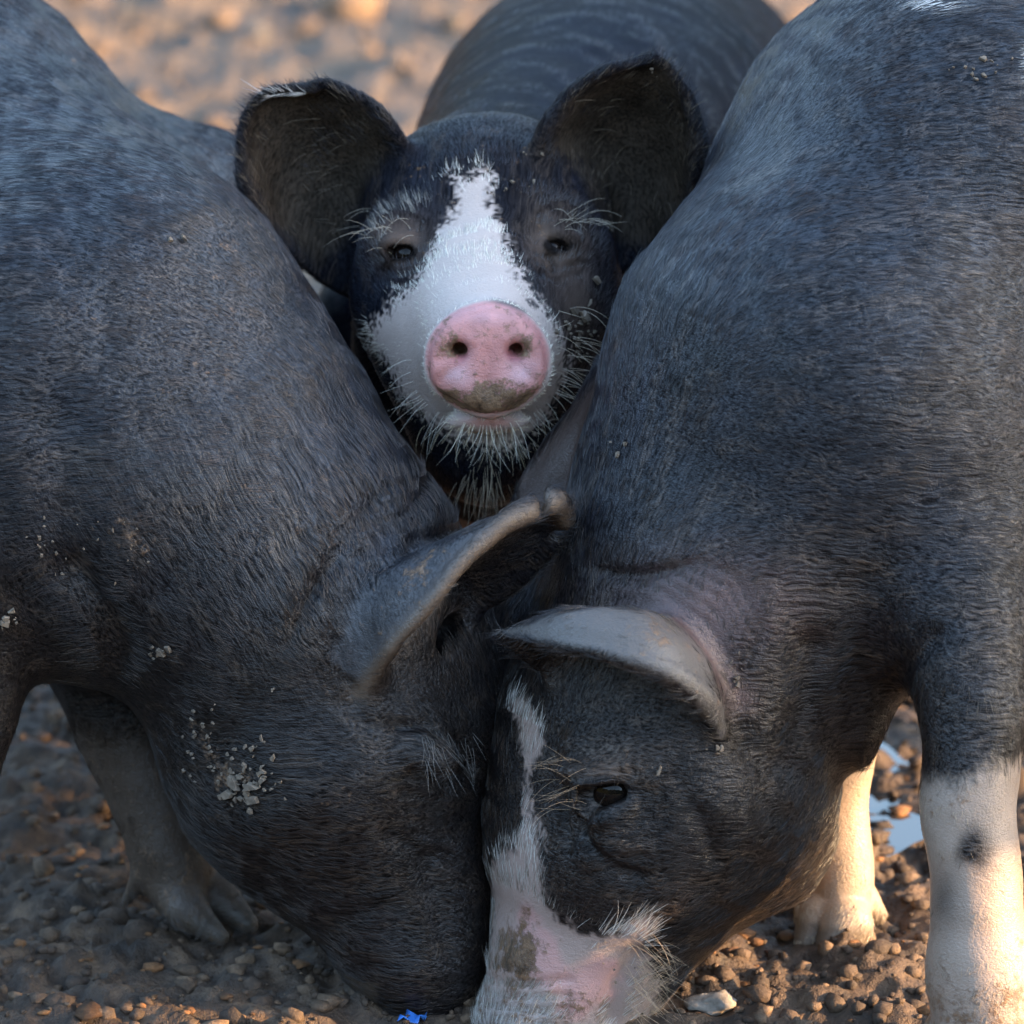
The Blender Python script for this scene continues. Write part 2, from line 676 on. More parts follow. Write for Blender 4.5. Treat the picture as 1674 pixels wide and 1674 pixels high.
SKIN = skin_material()
HAIR = hair_material()
EYE = plain('eye_wet_dark', (0.012, 0.007, 0.005), 0.05, 0.2, 300.0, (0.004, 0.003, 0.003))
FLAKE = plain('dried_mud', (0.25, 0.20, 0.155), 0.95, 0.2, 90.0, (0.10, 0.078, 0.06), 0.001)
HOOF = plain('hoof_horn', (0.16, 0.13, 0.10), 0.7, 0.4, 60.0, (0.06, 0.05, 0.04), 0.002)

DARK = np.array((0.0075, 0.0090, 0.0140))

# ------------------------------------------------------------------ ground
def soil_height(x, y):
    p = np.stack((x, y, np.zeros_like(x)), 1)
    far = smooth(0.9, 3.0, y)
    h = 0.012 * fbm(p, 3.0, 2, 1) + (0.010 + 0.004 * far) * fbm(p, 14, 3, 5)
    c = noise(p, 34, 9)
    h = h + 0.012 * np.maximum(c, 0) + 0.010 * (0.5 - np.abs(noise(p, 55, 12))) + 0.004 * noise(p, 110, 15)
    h = h + far * 0.030 * np.maximum(fbm(p, 5.5, 2, 31), -0.2)
    return h


def soil_material():
    m, nt, b = new_mat('muddy_soil')
    L = nt.links.new
    geo = N(nt, 'ShaderNodeNewGeometry')
    n1 = N(nt, 'ShaderNodeTexNoise', i_Scale=26.0, i_Detail=6.0, i_Roughness=0.7)
    n2 = N(nt, 'ShaderNodeTexNoise', i_Scale=2.6, i_Detail=3.0)
    n3 = N(nt, 'ShaderNodeTexNoise', i_Scale=240.0, i_Detail=3.0, i_Roughness=0.7)
    for n in (n1, n2, n3):
        L(geo.outputs['Position'], n.inputs['Vector'])
    r = N(nt, 'ShaderNodeValToRGB')
    e = r.color_ramp.elements
    e[0].position, e[0].color = 0.32, (0.022, 0.016, 0.012, 1)
    e[1].position, e[1].color = 0.70, (0.16, 0.10, 0.06, 1)
    k = e.new(0.5)
    k.color = (0.060, 0.037, 0.023, 1)
    L(n1.outputs['Fac'], r.inputs['Fac'])
    # dry, paler earth further back in the yard
    sx = N(nt, 'ShaderNodeSeparateXYZ')
    L(geo.outputs['Position'], sx.inputs[0])
    a = N(nt, 'ShaderNodeMapRange', interpolation_type='SMOOTHSTEP')
    a.inputs['From Min'].default_value = 0.6
    a.inputs['From Max'].default_value = 2.4
    L(sx.outputs['Y'], a.inputs['Value'])
    r2 = N(nt, 'ShaderNodeValToRGB')
    e = r2.color_ramp.elements
    e[0].position, e[0].color = 0.30, (0.05, 0.042, 0.034, 1)
    e[1].position, e[1].color = 0.68, (0.15, 0.092, 0.05, 1)
    n4 = N(nt, 'ShaderNodeTexNoise', i_Scale=7.0, i_Detail=4.0, i_Roughness=0.6)
    L(geo.outputs['Position'], n4.inputs['Vector'])
    L(n4.outputs['Fac'], r2.inputs['Fac'])
    mx = N(nt, 'ShaderNodeMix', data_type='RGBA')
    L(a.outputs[0], mx.inputs[0])
    L(r.outputs[0], mx.inputs[6])
    L(r2.outputs[0], mx.inputs[7])
    L(mx.outputs[2], b.inputs['Base Color'])
    rg = N(nt, 'ShaderNodeMapRange')
    rg.inputs['To Min'].default_value = 0.45
    rg.inputs['To Max'].default_value = 0.95
    L(n2.outputs['Fac'], rg.inputs['Value'])
    L(rg.outputs[0], b.inputs['Roughness'])
    ad = N(nt, 'ShaderNodeMath', operation='MULTIPLY_ADD', i_1=0.4)
    L(n3.outputs['Fac'], ad.inputs[0])
    L(n1.outputs['Fac'], ad.inputs[2])
    bp = N(nt, 'ShaderNodeBump', i_Strength=0.9, i_Distance=0.008)
    L(ad.outputs[0], bp.inputs['Height'])
    L(bp.outputs[0], b.inputs['Normal'])
    return m


SOIL = soil_material()
xs = np.concatenate((-np.geomspace(60, 1.75, 34)[:-1], np.linspace(-1.7, 1.7, 560), np.geomspace(1.75, 60, 34)[1:]))
ys = np.concatenate((np.linspace(-4.5, -1.3, 20)[:-1], np.linspace(-1.3, -0.62, 90)[:-1], np.linspace(-0.6, 1.2, 360), np.linspace(1.22, 9, 240)[:-1], np.geomspace(9.05, 180, 30)))
gx, gy = np.meshgrid(xs, ys, indexing='ij')
gz = soil_height(gx.ravel(), gy.ravel())
nx_, ny_ = len(xs), len(ys)
ii = (np.arange(nx_ - 1)[:, None] * ny_ + np.arange(ny_ - 1)[None]).ravel()
ground = mesh_obj('ground', np.stack((gx.ravel(), gy.ravel(), gz), 1), np.stack((ii, ii + ny_, ii + ny_ + 1, ii + 1), 1), SOIL)
tag(ground, 'muddy churned soil under the pigs running back into dry earth', kind='structure')


def lump(seed, sub=1, flat=0.7):
    import bmesh
    bm = bmesh.new()
    bmesh.ops.create_icosphere(bm, subdivisions=sub, radius=1)
    V = np.array([v.co[:] for v in bm.verts])
    F = np.array([[v.index for v in f.verts] for f in bm.faces])
    bm.free()
    V = V * (1 + 0.46 * fbm(V + seed * 7.3, 1.3, 2, seed) + 0.24 * noise(V + seed * 3.1, 3.2, seed))[:, None]
    V[:, 2] *= flat
    return V, F


# unseen wooded slopes all round, added to darken the horizon, lower towards the sun
az_ = np.linspace(0, 2 * math.pi, 181)
el_ = np.linspace(0, 1, 14)
A2, E2 = np.meshgrid(az_, el_, indexing='ij')
gap = np.exp(-(((A2 - SUN_AZ + math.pi) % (2 * math.pi) - math.pi) / 0.6) ** 2)
pz = np.stack((np.sin(A2).ravel() * 3, np.cos(A2).ravel() * 3, E2.ravel()), 1)
top = (14.5 - 0.5 * np.cos(A2) - 9.8 * gap) * (1 + 0.12 * fbm(pz * np.array((1, 1, 0)), 1.5, 4, 3).reshape(A2.shape))
rad_ = 22 + 30 * E2 + 1.2 * fbm(pz, 3.0, 3, 8).reshape(A2.shape)
hz = -0.5 + (top + 0.5) * np.sin(E2 * math.pi / 2) ** 0.8
HV = np.stack((rad_ * np.sin(A2), rad_ * np.cos(A2), hz), -1).reshape(-1, 3)
m_ = len(el_)
ii = (np.arange(len(az_) - 1)[:, None] * m_ + np.arange(m_ - 1)[None]).ravel()
added_hills = mesh_obj('added_hills', HV, np.stack((ii, ii + 1, ii + m_ + 1, ii + m_), 1), plain('added_hillside', (0.07, 0.075, 0.035), 0.9, 0.2, 0.5, (0.02, 0.03, 0.012)))
tag(added_hills, 'unseen wooded slopes added all round to darken the horizon', kind='structure')

LUMPS = [lump(i, 1, 0.75) for i in range(24)]


def scatter(name, pos, size, mat, label, tintfn=None):
    VV, FF, CC, off = [], [], [], 0
    for q, s in zip(pos, size):
        V, F = LUMPS[rng.integers(10)]
        a = rng.uniform(0, 6.28)
        c, sn = math.cos(a), math.sin(a)
        R = np.array(((c, -sn, 0), (sn, c, 0), (0, 0, 1)))
        tn = tintfn(q) if tintfn else None
        fl = np.array((1.25, 1.05, 0.5)) if tn is not None and tn[0] > 3.2 * tn[2] else np.ones(3)
        w = (V * fl * rng.uniform(0.65, 1.35, 3)) @ R.T * s + q
        VV.append(w)
        FF.append(F + off)
        off += len(V)
        if tintfn:
            CC.append(np.tile(tn, (len(V), 1)))
    o = mesh_obj(name, np.concatenate(VV), np.concatenate(FF), mat, cols=np.concatenate(CC) if CC else None, smooth=False)
    tag(o, label, kind='stuff')
    return o


def clod_material():
    m, nt, b = new_mat('soil_clod')
    L = nt.links.new
    at = N(nt, 'ShaderNodeAttribute', attribute_name='tint')
    geo = N(nt, 'ShaderNodeNewGeometry')
    n = N(nt, 'ShaderNodeTexNoise', i_Scale=130.0, i_Detail=5.0, i_Roughness=0.7)
    L(geo.outputs['Position'], n.inputs['Vector'])
    mr = N(nt, 'ShaderNodeMapRange')
    mr.inputs['From Min'].default_value = 0.3
    mr.inputs['From Max'].default_value = 0.7
    mr.inputs['To Min'].default_value = 0.45
    mr.inputs['To Max'].default_value = 1.4
    L(n.outputs['Fac'], mr.inputs['Value'])
    mx = N(nt, 'ShaderNodeVectorMath', operation='SCALE')
    L(at.outputs['Color'], mx.inputs[0])
    L(mr.outputs[0], mx.inputs['Scale'])
    L(mx.outputs[0], b.inputs['Base Color'])
    bp = N(nt, 'ShaderNodeBump', i_Strength=0.8, i_Distance=0.004)
    L(n.outputs['Fac'], bp.inputs['Height'])
    L(bp.outputs[0], b.inputs['Normal'])
    b.inputs['Roughness'].default_value = 0.8
    return m


CLOD = clod_material()


def clod_tint(q):
    u = rng.random()
    if u < 0.14:
        return np.array((0.20, 0.09, 0.034)) * rng.uniform(0.4, 1.2)
    if u < 0.5:
        return np.array((0.125, 0.078, 0.047)) * rng.uniform(0.6, 1.4)
    return np.array((0.068, 0.043, 0.028)) * rng.uniform(0.6, 1.3)


n = 10500
q = np.stack((np.clip(rng.normal(0, 0.48, n), -1.5, 1.5), -0.5 + 1.6 * rng.random(n) ** 1.4, np.zeros(n)), 1)
q[:, 2] = soil_height(q[:, 0], q[:, 1])
sz = 0.0032 * np.exp(rng.normal(0.1, 0.6, n))
q[:, 2] += sz * 0.1
scatter('soil_clods', q, np.minimum(sz, 0.0125), CLOD, 'small crumbled clods of brown soil strewn round the feet of the pigs', clod_tint)

n = 1300
q = np.stack((rng.uniform(-1.6, 1.6, n), rng.uniform(1.6, 9.0, n), np.zeros(n)), 1)
q[:, 2] = soil_height(q[:, 0], q[:, 1])
sz = 0.013 * np.exp(rng.normal(0.1, 0.5, n))


def dry_tint(q):
    u = rng.random()
    if u < 0.3:
        return np.array((0.10, 0.088, 0.076)) * rng.uniform(0.6, 1.2)
    return np.array((0.16, 0.10, 0.06)) * rng.uniform(0.6, 1.25)


scatter('dry_clods', q, np.minimum(sz, 0.07), CLOD, 'dry sunlit tan clods of earth on the yard behind the pigs', dry_tint)

# ------------------------------------------------------------------ puddle behind the right pig's forelegs
pc = G(1462, 1325)
an = np.linspace(0, 2 * math.pi, 41)[:-1]
pr = 1 + 0.22 * np.sin(an * 3 + 1) + 0.12 * np.sin(an * 5)
PV = [(pc[0], pc[1], 0.016)] + [(pc[0] + 0.045 * r_ * math.cos(a), pc[1] + 0.13 * r_ * math.sin(a), 0.016) for a, r_ in zip(an, pr)]
puddle = mesh_obj('puddle', PV, [(0, i + 1, (i + 1) % 40 + 1) for i in range(40)], plain('muddy_water', (0.02, 0.017, 0.014), 0.04, 0.6))
tag(puddle, 'small dark puddle reflecting the sky behind the white foreleg', kind='structure')

# ------------------------------------------------------------------ pigs
TOCAM = lambda p: unit(CAM - p)


def eye_ops(B, px, py, r, w, h, tilt, sunk=1.04, extra=()):
    """An almond opening carved where an eye is seen at a pixel, the eyeball lying just under it."""
    s = B.trace(px, py)
    nrm = B.normal(s)[0]
    c = s - nrm * r * sunk
    ax = RGT * math.cos(tilt) + UPV * math.sin(tilt)
    # lids: a low swelling round the opening
    B.ell(s - nrm * 0.004, (ax, nrm), (PR(w, s[1]) * 1.55, PR(h, s[1]) * 2.1, 0.0062), 0.008, flow=(0, 0.3, 0.6))
    B.ell(s, (ax, nrm), (PR(w, s[1]), PR(h, s[1]), 0.009), 0.0025, sub=True)
    for x, y, rx, ry, t in extra:
        q = B.trace(x, y)
        B.ell(q, (RGT * math.cos(t) + UPV * math.sin(t), B.normal(q)[0]), (PR(rx, q[1]), PR(ry, q[1]), 0.005), 0.003, sub=True)
    return c, r, nrm


def eyeball(c, r, parent):
    import bmesh
    bm = bmesh.new()
    bmesh.ops.create_uvsphere(bm, u_segments=24, v_segments=16, radius=r)
    V = np.array([v.co[:] for v in bm.verts]) + c
    F = [[v.index for v in f.verts] for f in bm.faces]
    bm.free()
    return mesh_obj('eye', V, F, EYE, parent)


def leg(B, pts, k=0.03):
    B.spine(pts, k=k, sub_n=4, ik=0.006, off=-0.0012, flow=(0, 0.1, -1))


def foot(B, top, r, fwd, claw=0.045, dew=True):
    """Cloven foot: pastern end top, two claws pointing fwd, two dewclaws behind."""
    top = np.asarray(top, float)
    f = unit(np.array((fwd[0], fwd[1], 0.0)))
    s = np.array((-f[1], f[0], 0))
    z = top[2]
    for sg in (-1, 1):
        a = top + s * sg * r * 0.40 + np.array((0, 0, -0.15 * z))
        m_ = top + f * claw * 0.35 + s * sg * r * 0.55
        m_[2] = 0.026
        b = top + f * claw * 0.95 + s * sg * r * 0.50
        b[2] = 0.010
        B.cone(a, m_, r * 0.60, 0.0185, 0.006, flow=(f[0], f[1], -1))
        B.cone(m_, b, 0.0185, 0.0085, 0.004, flow=(f[0], f[1], -0.3))
        if dew:
            a2 = top - f * r * 0.75 + s * sg * r * 0.6 + np.array((0, 0, 0.1 * z))
            b2 = a2 - f * r * 0.45 + s * sg * 0.004
            b2[2] = max(0.02, top[2] - 0.045)
            B.cone(a2, b2, r * 0.33, 0.005, 0.006, flow=(0, 0, -1))


def relax(V, Q, w, n):
    a = np.concatenate([Q[:, i] for i in range(4)] + [Q[:, (i + 1) % 4] for i in range(4)])
    b = np.concatenate([Q[:, (i + 1) % 4] for i in range(4)] + [Q[:, i] for i in range(4)])
    c = np.bincount(a, minlength=len(V))[:, None]
    for _ in range(n):
        m = np.stack([np.bincount(a, V[b, k], len(V)) for k in range(3)], 1) / c
        V = V + (m - V) * w[:, None]
    return V


def finish(root, B, h, paint, displace, dens, seed, hair_kw, lie=None, soft=None, grain=None):
    B.lie = lie
    V, Q, nrm = B.mesh(h)
    if soft:
        V = relax(V, Q, soft(V), 40)
        nrm = vert_normals(V, Q)
    px, py = proj(V)
    facing = (nrm * TOCAM(V)).sum(1)
    off = displace(V, nrm, px, py, facing)
    V = V + nrm * off[:, None]
    nrm = vert_normals(V, Q)
    col, mud, wet, hmask, hcol, hlen = paint(V, nrm, px, py)
    hoof = smooth(0.030, 0.024, V[:, 2] + 0.003 * noise(V, 90, 4))
    col = blend(col, (0.085, 0.066, 0.050), hoof * 0.75 * (V[:, 2] < 0.04) * ((px < 620) | (px > 1250)))
    t1, t2, gw = grain
    t1, t2 = unit(t1), unit(t2)
    st1 = V - 0.915 * (V @ t1)[:, None] * t1
    st2 = V - 0.915 * (V @ t2)[:, None] * t2
    fur = smooth(0.07, 0.03, col.mean(1)) * (1 - wet) * (0.8 - 0.72 * smooth(0.24, 0.34, V[:, 1]) if soft else 1.0)
    body = mesh_obj('body', V, Q, SKIN, root, cols=col, attrs={'lie_a': st1, 'lie_b': st2, 'lie_w': gw(V, px, py), 'fur': fur, 'mud': mud, 'wet': wet, 'gloss': np.full(len(V), 0.42) if soft is None else 0.03 + 0.37 * smooth(0.06, 0.03, V[:, 1])})
    if not NOHAIR:
        coat(root, B, V, Q, nrm, paint, dens, seed, **hair_kw)
    bvh = BVHTree.FromPolygons(V.tolist(), Q.tolist())
    return body, bvh


def coat(root, B, V, Q, nrm, paint, dens, seed, down=0.3, lift=0.16, wave=0.25, rscale=0.000155):
    g = np.random.default_rng(seed)
    fc = V[Q].mean(1)
    fnv = unit(nrm[Q].mean(1))
    area = 0.5 * np.linalg.norm(np.cross(V[Q[:, 2]] - V[Q[:, 0]], V[Q[:, 3]] - V[Q[:, 1]]), axis=1)
    face = (fnv * TOCAM(fc)).sum(1)
    fx, fy = proj(fc)
    inv = (fx > -60) & (fx < 1734) & (fy > -60) & (fy < 1734)
    w = area * np.where(inv, np.where(face > -0.15, 1.0, 0.22), 0.08)
    n = int(w.sum() * dens)
    fi = g.choice(len(Q), n, p=w / w.sum())
    u, v = g.random(n)[:, None], g.random(n)[:, None]
    c = Q[fi]
    bl = lambda A: (A[c[:, 0]] * (1 - u) + A[c[:, 1]] * u) * (1 - v) + (A[c[:, 3]] * (1 - u) + A[c[:, 2]] * u) * v
    p = bl(V)
    nn = unit(bl(nrm))
    px, py = proj(p)
    _, _, _, keep, hc, hl = paint(p, nn, px, py)
    m = g.random(n) < keep
    p, nn, hc, hl = p[m], nn[m], hc[m], hl[m]
    n = len(p)
    fl = unit(B.flow(p)) + np.array((0, 0, -down))
    if B.lie:
        fl = B.lie(p, px[m], py[m], fl)
    # locks: slow swirl of the lie of the hair
    ang = wave * fbm(p, 22, 2, seed) + 0.55 * wave * noise(p, 120, seed + 3) + g.normal(0, 0.10, n)
    t = fl - (fl * nn).sum(1)[:, None] * nn
    t = unit(t)
    bi = np.cross(nn, t)
    t = t * np.cos(ang)[:, None] + bi * np.sin(ang)[:, None]
    # locks: strands lean towards the middle of their lock and share its tone
    cell = np.array((0.013, 0.009, 0.0046)) if rscale < 0.00017 else 0.0055
    ci = np.floor(p / cell).astype(np.int64)
    jt = np.stack([_hash(ci[:, 0], ci[:, 1], ci[:, 2], seed + 60 + q) for q in range(4)], 1)
    ctr = (ci + jt[:, :3]) * cell
    toc = ctr - p
    toc = toc - (toc * nn).sum(1)[:, None] * nn
    tone = 0.75 + 0.5 * jt[:, 3] * jt[:, 3] + 0.5 * noise(p * np.array((0.32, 0.5, 1.5)), 150, seed + 21)
    dkh = smooth(0.25, 0.08, hc.mean(1))[:, None]
    hc = hc * (1 - dkh) + hc * np.clip(tone, 0.3, 2)[:, None] * dkh
    L = hl * np.exp(g.normal(0, 0.22, n))
    lf = lift if not callable(lift) else lift(p)
    a = lf * (1 + 0.5 * noise(p, 60, seed + 9)) * np.exp(g.normal(0, 0.3, n))
    s = np.array((0, 0.33, 0.67, 1.0))
    curl = g.normal(0, 0.12, n)
    pts = p[:, None] + t[:, None] * (L[:, None] * s)[..., None] \
        + nn[:, None] * (L[:, None] * (a[:, None] * s * (1.25 - 0.75 * s)))[..., None] \
        + bi[:, None] * (L[:, None] * (curl[:, None] * s * s))[..., None]
    pts += toc[:, None] * ((0.15 + 0.4 * dkh) * s ** 1.5)[:, :, None]
    pts -= nn[:, None] * 0.0004
    rad = np.where(hc.mean(1) > 0.3, 1.25, 1.0)[:, None] * rscale * np.array((1.0, 0.9, 0.65, 0.15))[None] * np.exp(g.normal(0, 0.15, n))[:, None]
    return hair_obj('coat', pts, rad, np.clip(hc, 0.004, 0.9), HAIR, root)


def hit(bvh, px, py):
    d = unit(ray(px, py))
    loc, nor, idx, dist = bvh.ray_cast(Vector(CAM), Vector(d))
    if loc is None:
        return None, None
    return np.array(loc), np.array(nor)


def bristles(root, name, B, items, seed):
    """Long single hairs: items of (px, py, dpx, dpy, length, toward camera, curl, colour)."""
    g = np.random.default_rng(seed)
    PTS, RAD, CL = [], [], []
    for px, py, dx, dy, L, out, curl, colr in items:
        s0, nr = hit(B, px, py)
        if s0 is None:
            continue
        d = unit(RGT * dx - UPV * dy + nr * out)
        side = unit(np.cross(d, nr))
        ss = np.linspace(0, 1, 7)
        pts = s0 + d * (L * ss)[:, None] + side * (curl * L * ss ** 2)[:, None] - np.array((0, 0, 1.0)) * (0.25 * L * ss ** 2)[:, None]
        PTS.append(pts)
        RAD.append(0.00013 * (1.05 - ss ** 2 * 0.8))
        CL.append(colr)
    if not PTS or NOHAIR:
        return None
    return hair_obj(name, np.array(PTS), np.array(RAD), np.array(CL), HAIR, root)


def flakes(root, B, spots, seed):
    """Crumbs of dried mud stuck to the coat: (px, py, spread, count, size px)."""
    g = np.random.default_rng(seed)
    VV, FF, off = [], [], 0
    for px, py, sx, sy, cnt, size in spots:
        for _ in range(cnt):
            x, y = px + g.normal() * sx, py + g.normal() * sy
            s0, nr = hit(B, x, y)
            if s0 is None or nr @ TOCAM(s0) < 0.45:
                continue
            t1 = unit(np.cross(nr, g.normal(size=3)))
            t2 = np.cross(nr, t1)
            k = g.integers(5, 8)
            r = size * 0.00048 * math.exp(g.normal(0, 0.45))
            an = np.sort(g.uniform(0, 6.283, k))
            rr = r * g.uniform(0.6, 1.15, k)
            ring = np.stack([np.cos(an) * rr, np.sin(an) * rr * 0.7], 1)
            base = s0 + nr * 0.0012
            lo = base + ring[:, :1] * t1 + ring[:, 1:] * t2
            hi = base + nr * (0.0012 + 0.3 * r) + 0.8 * (ring[:, :1] * t1 + ring[:, 1:] * t2)
            VV += [lo, hi]
            FF.append([off + k + i for i in range(k)])
            FF += [[off + i, off + (i + 1) % k, off + k + (i + 1) % k, off + k + i] for i in range(k)]
            off += 2 * k
    o = mesh_obj('mud_flakes', np.concatenate(VV), FF, FLAKE, root, smooth=False)
    tag(o, kind='stuff')
    return o


def crease(px, py, pts, width, depth):
    return -depth * np.exp(-(linedist(px, py, pts) / width) ** 2)


def base_paint(V, nrm, px, py, seed, dust=1.0, warm=1.0):
    n1 = fbm(V, 9, 3, seed)
    n2 = fbm(V, 40, 3, seed + 5)
    col = DARK[None] * (1 + 0.35 * n2)[:, None] + 0.008 * np.clip(n1, 0, 1)[:, None] * np.array((1.0, 0.72, 0.5))
    mud = -0.05 + 0.16 * n1
    wet = np.zeros(len(V))
    keep = np.ones(len(V))
    # strands: black to brown, with dusty tan ones in drifts
    r = _hash((V[:, 0] * 1e5).astype(np.int64), (V[:, 1] * 1e5).astype(np.int64), (V[:, 2] * 1e5).astype(np.int64), seed)
    low = (0.75 * warm * smooth(650, 1150, py + 150 * n1))[:, None]       # necks and heads are browner with dirt
    hc = (np.array((0.0065, 0.0090, 0.0165))[None] * (1 - low) + np.array((0.0120, 0.0082, 0.0064))[None] * low) * (0.65 + 0.6 * r)[:, None]
    col = col * (1 - low) + np.array((0.0105, 0.0075, 0.0062))[None] * (1 + 0.35 * n2)[:, None] * low
    dusty = dust * smooth(0.25, 1.1, r + 0.28 * n1 + 0.3 * n2)
    hc = hc + dusty[:, None] * np.array((0.046, 0.031, 0.021))[None]
    hl = 0.0135 * (1 + 0.15 * n2)
    return col, mud, wet, keep, hc, hl, n1, n2, r


def blend(a, b, w):
    return a * (1 - w)[:, None] + np.asarray(b)[None] * w[:, None]


WHITE_SKIN = (0.50, 0.40, 0.355)
WHITE_HAIR = (0.84, 0.765, 0.64)

# ================================================================== left pig (head down, facing right)
A = Body()
A.chain([(165, 645, 0.08, 372), (-160, 350, 0.37, 372), (-330, 290, 0.62, 370), (-560, 270, 0.95, 330)], k=0.06)
A.ell(P(270, 400, 0.36), (RGT, (0, 0, 1)), (PR(225, .36), PR(200, .36), PR(200, .36)), 0.05, flow=(-0.6, 0.7, -0.3))
A.chain([(490, 975, -0.02, 258), (335, 815, 0.02, 305), (165, 645, 0.08, 368)], k=0.05)
A.chain([(555, 1190, -0.04, 258), (490, 975, -0.02, 258)], k=0.05)
A.chain([(698, 1560, -0.095, 90), (675, 1450, -0.075, 120), (600, 1260, -0.05, 220)], k=0.06)
A.chain([(712, 1606, -0.10, 60), (696, 1560, -0.095, 88)], k=0.03)
A.ell(P(640, 1480, -0.06), (P(700, 1610, -.06) - P(560, 1400, -.06), (0, 1, 0)), (PR(150, -.06), PR(85, -.06), PR(90, -.06)), 0.06, flow=(-0.4, 0.2, 0.8))
A.ell(P(420, 1270, -0.03), (P(470, 1430, 0) - P(330, 1120, 0), (0, 1, 0)), (PR(200, 0), PR(120, 0), PR(120, 0)), 0.07, flow=(-0.5, 0.3, 0.6))
A.ell(P(700, 1150, -0.03), (P(740, 1300, 0) - P(640, 1000, 0), (0, 1, 0)), (PR(180, 0), PR(140, 0), PR(110, 0)), 0.05, flow=(-0.3, 0.3, 0.8))
# near shoulder and arm, chest
A.ell(P(40, 760, -0.02), (P(90, 980, 0) - P(10, 500, 0), (0, 1, 0)), (PR(330, 0), PR(215, 0), PR(180, 0)), 0.08, flow=(-0.8, 0.4, -0.4))
leg(A, [(-60, 900, -0.05, 150), (-56, 1080, -0.065, 98), (-76, 1260, -0.085, 70), (-140, 1480, -0.085, 56), (-150, 1600, -0.09, 56)])
leg(A, [(150, 900, 0.10, 190), (160, 1060, 0.085, 92), (205, 1190, 0.075, 78), (250, 1310, 0.06, 66), (285, 1420, 0.05, 66)])
foot(A, P(300, 1440, 0.045), PR(72, 0), (0.75, -0.55), 0.055)
foot(A, P(-150, 1620, -0.09), PR(62, 0), (0.7, -0.7), 0.05)
for hx, hy in ((-520, 1.0), (-700, 0.86)):       # hind legs, out of frame
    b0 = P(hx, 330, hy)
    A.cone(b0, b0 + (-.05, .03, -.16), .13, .06, .05, flow=(0, 0, -1))
    A.cone(b0 + (-.05, .03, -.16), (b0[0] - .02, b0[1], 0.05), .055, .03, .03, flow=(0, 0, -1))
    foot(A, (b0[0] - .02, b0[1], 0.05), .033, (0.7, -0.6), .05)
earA = [[P(600, 1130, -.135), P(560, 1060, -.12), P(585, 985, -.10), P(650, 990, -.075), P(660, 1060, -.06)],
        [P(645, 1055, -.17), P(610, 985, -.145), P(640, 925, -.115), P(710, 940, -.08), P(735, 1010, -.06)],
        [P(705, 985, -.175), P(685, 930, -.15), P(715, 892, -.12), P(780, 920, -.085), P(800, 985, -.065)],
        [P(758, 915, -.165), P(755, 880, -.145), P(785, 868, -.12), P(835, 895, -.09), P(850, 950, -.07)],
        [P(830, 852, -.145), P(840, 842, -.13), P(860, 845, -.11), P(885, 865, -.09), P(893, 905, -.08)],
        [P(905, 818, -.12), P(912, 822, -.115), P(918, 835, -.105), P(922, 850, -.098), P(920, 868, -.09)]]
A.sheet(earA, 0.0036, 0.016, rim=lambda t: np.where(t < 0.55, 0.0078, 0.0055) + 0.003 * np.exp(-((t - 0.42) / 0.1) ** 2))
A.ell(P(884, 815, -.12), (RGT, (0, 1, 0)), (PR(9, 0), PR(20, 0), .03), 0.005, sub=True)
A.ell(P(926, 874, -.095), (RGT, (0, 1, 0)), (PR(24, 0), PR(8, 0), .03), 0.005, sub=True)
A.cone(P(590, 1128, -.138), P(640, 1058, -.168), PR(15, 0), PR(14, 0), 0.008, flow=(.6, 0, .6))
A.ell(P(610, 1040, -0.085), (P(680, 1000, -.05) - P(560, 1080, -.1), (0, 1, 0)), (PR(95, 0), PR(70, 0), PR(85, 0)), 0.03, flow=(0.7, 0, 0.6))
A.ell(P(690, 1062, -.085), (P(860, 930, -.1) - P(620, 1110, -.1), (0, 1, 0)), (PR(80, 0), PR(22, 0), 0.022), 0.012, sub=True)
# brow, eye fold (closed eye), nose rim
sA = A.trace(705, 1225)
A.ell(sA - A.normal(sA)[0] * 0.004, (RGT + UPV * -0.7, A.normal(sA)[0]), (0.028, 0.02, 0.014), 0.016, flow=(-1, 0, 0.3))


def dispA(V, n, px, py, f):
    d = 0.0016 * fbm(V, 26, 2, 3) + 0.006 * noise(V, 7, 8)
    w = smooth(-0.1, 0.25, f)
    d += w * crease(px, py, [(560, 640), (600, 760), (620, 860)], 30, 0.004) * 0.6
    for k in range(6):                            # skin folds behind the ear
        o = k * 24
        d += w * crease(px, py, [(470 + o * .6, 1060 - o * 1.5), (520 + o, 960 - o * 1.4), (600 + o, 905 - o), (690 + o * .2, 868 - o)], 8, 0.0030)
    d += w * crease(px, py, [(560, 1150), (600, 1190), (640, 1180)], 12, 0.003)
    d += w * crease(px, py, [(548, 1050), (560, 990), (610, 930), (690, 882), (760, 866)], 10, 0.006) * (V[:, 1] > -0.13)
    d += w * crease(px, py, [(585, 1150), (560, 1100), (548, 1050)], 10, 0.004)
    for k in range(4):
        d += w * crease(px, py, [(660 + 8 * k, 1300 + 22 * k), (715, 1312 + 20 * k), (775, 1290 + 22 * k)], 8, 0.0025)
    d += w * crease(px, py, [(650, 1190), (700, 1178), (755, 1210), (780, 1255)], 10, 0.008)
    d += w * crease(px, py, [(680, 1270), (735, 1288), (772, 1268)], 10, 0.007)
    d += w * crease(px, py, [(120, 930), (180, 1010), (205, 1070)], 28, 0.007)
    d += w * crease(px, py, [(95, 700), (110, 820), (120, 930)], 60, 0.008)
    d += w * crease(px, py, [(700, 1420), (720, 1480), (735, 1560)], 20, 0.005)
    d += w * crease(px, py, [(640, 1370), (690, 1400), (730, 1400)], 14, 0.003)
    return d


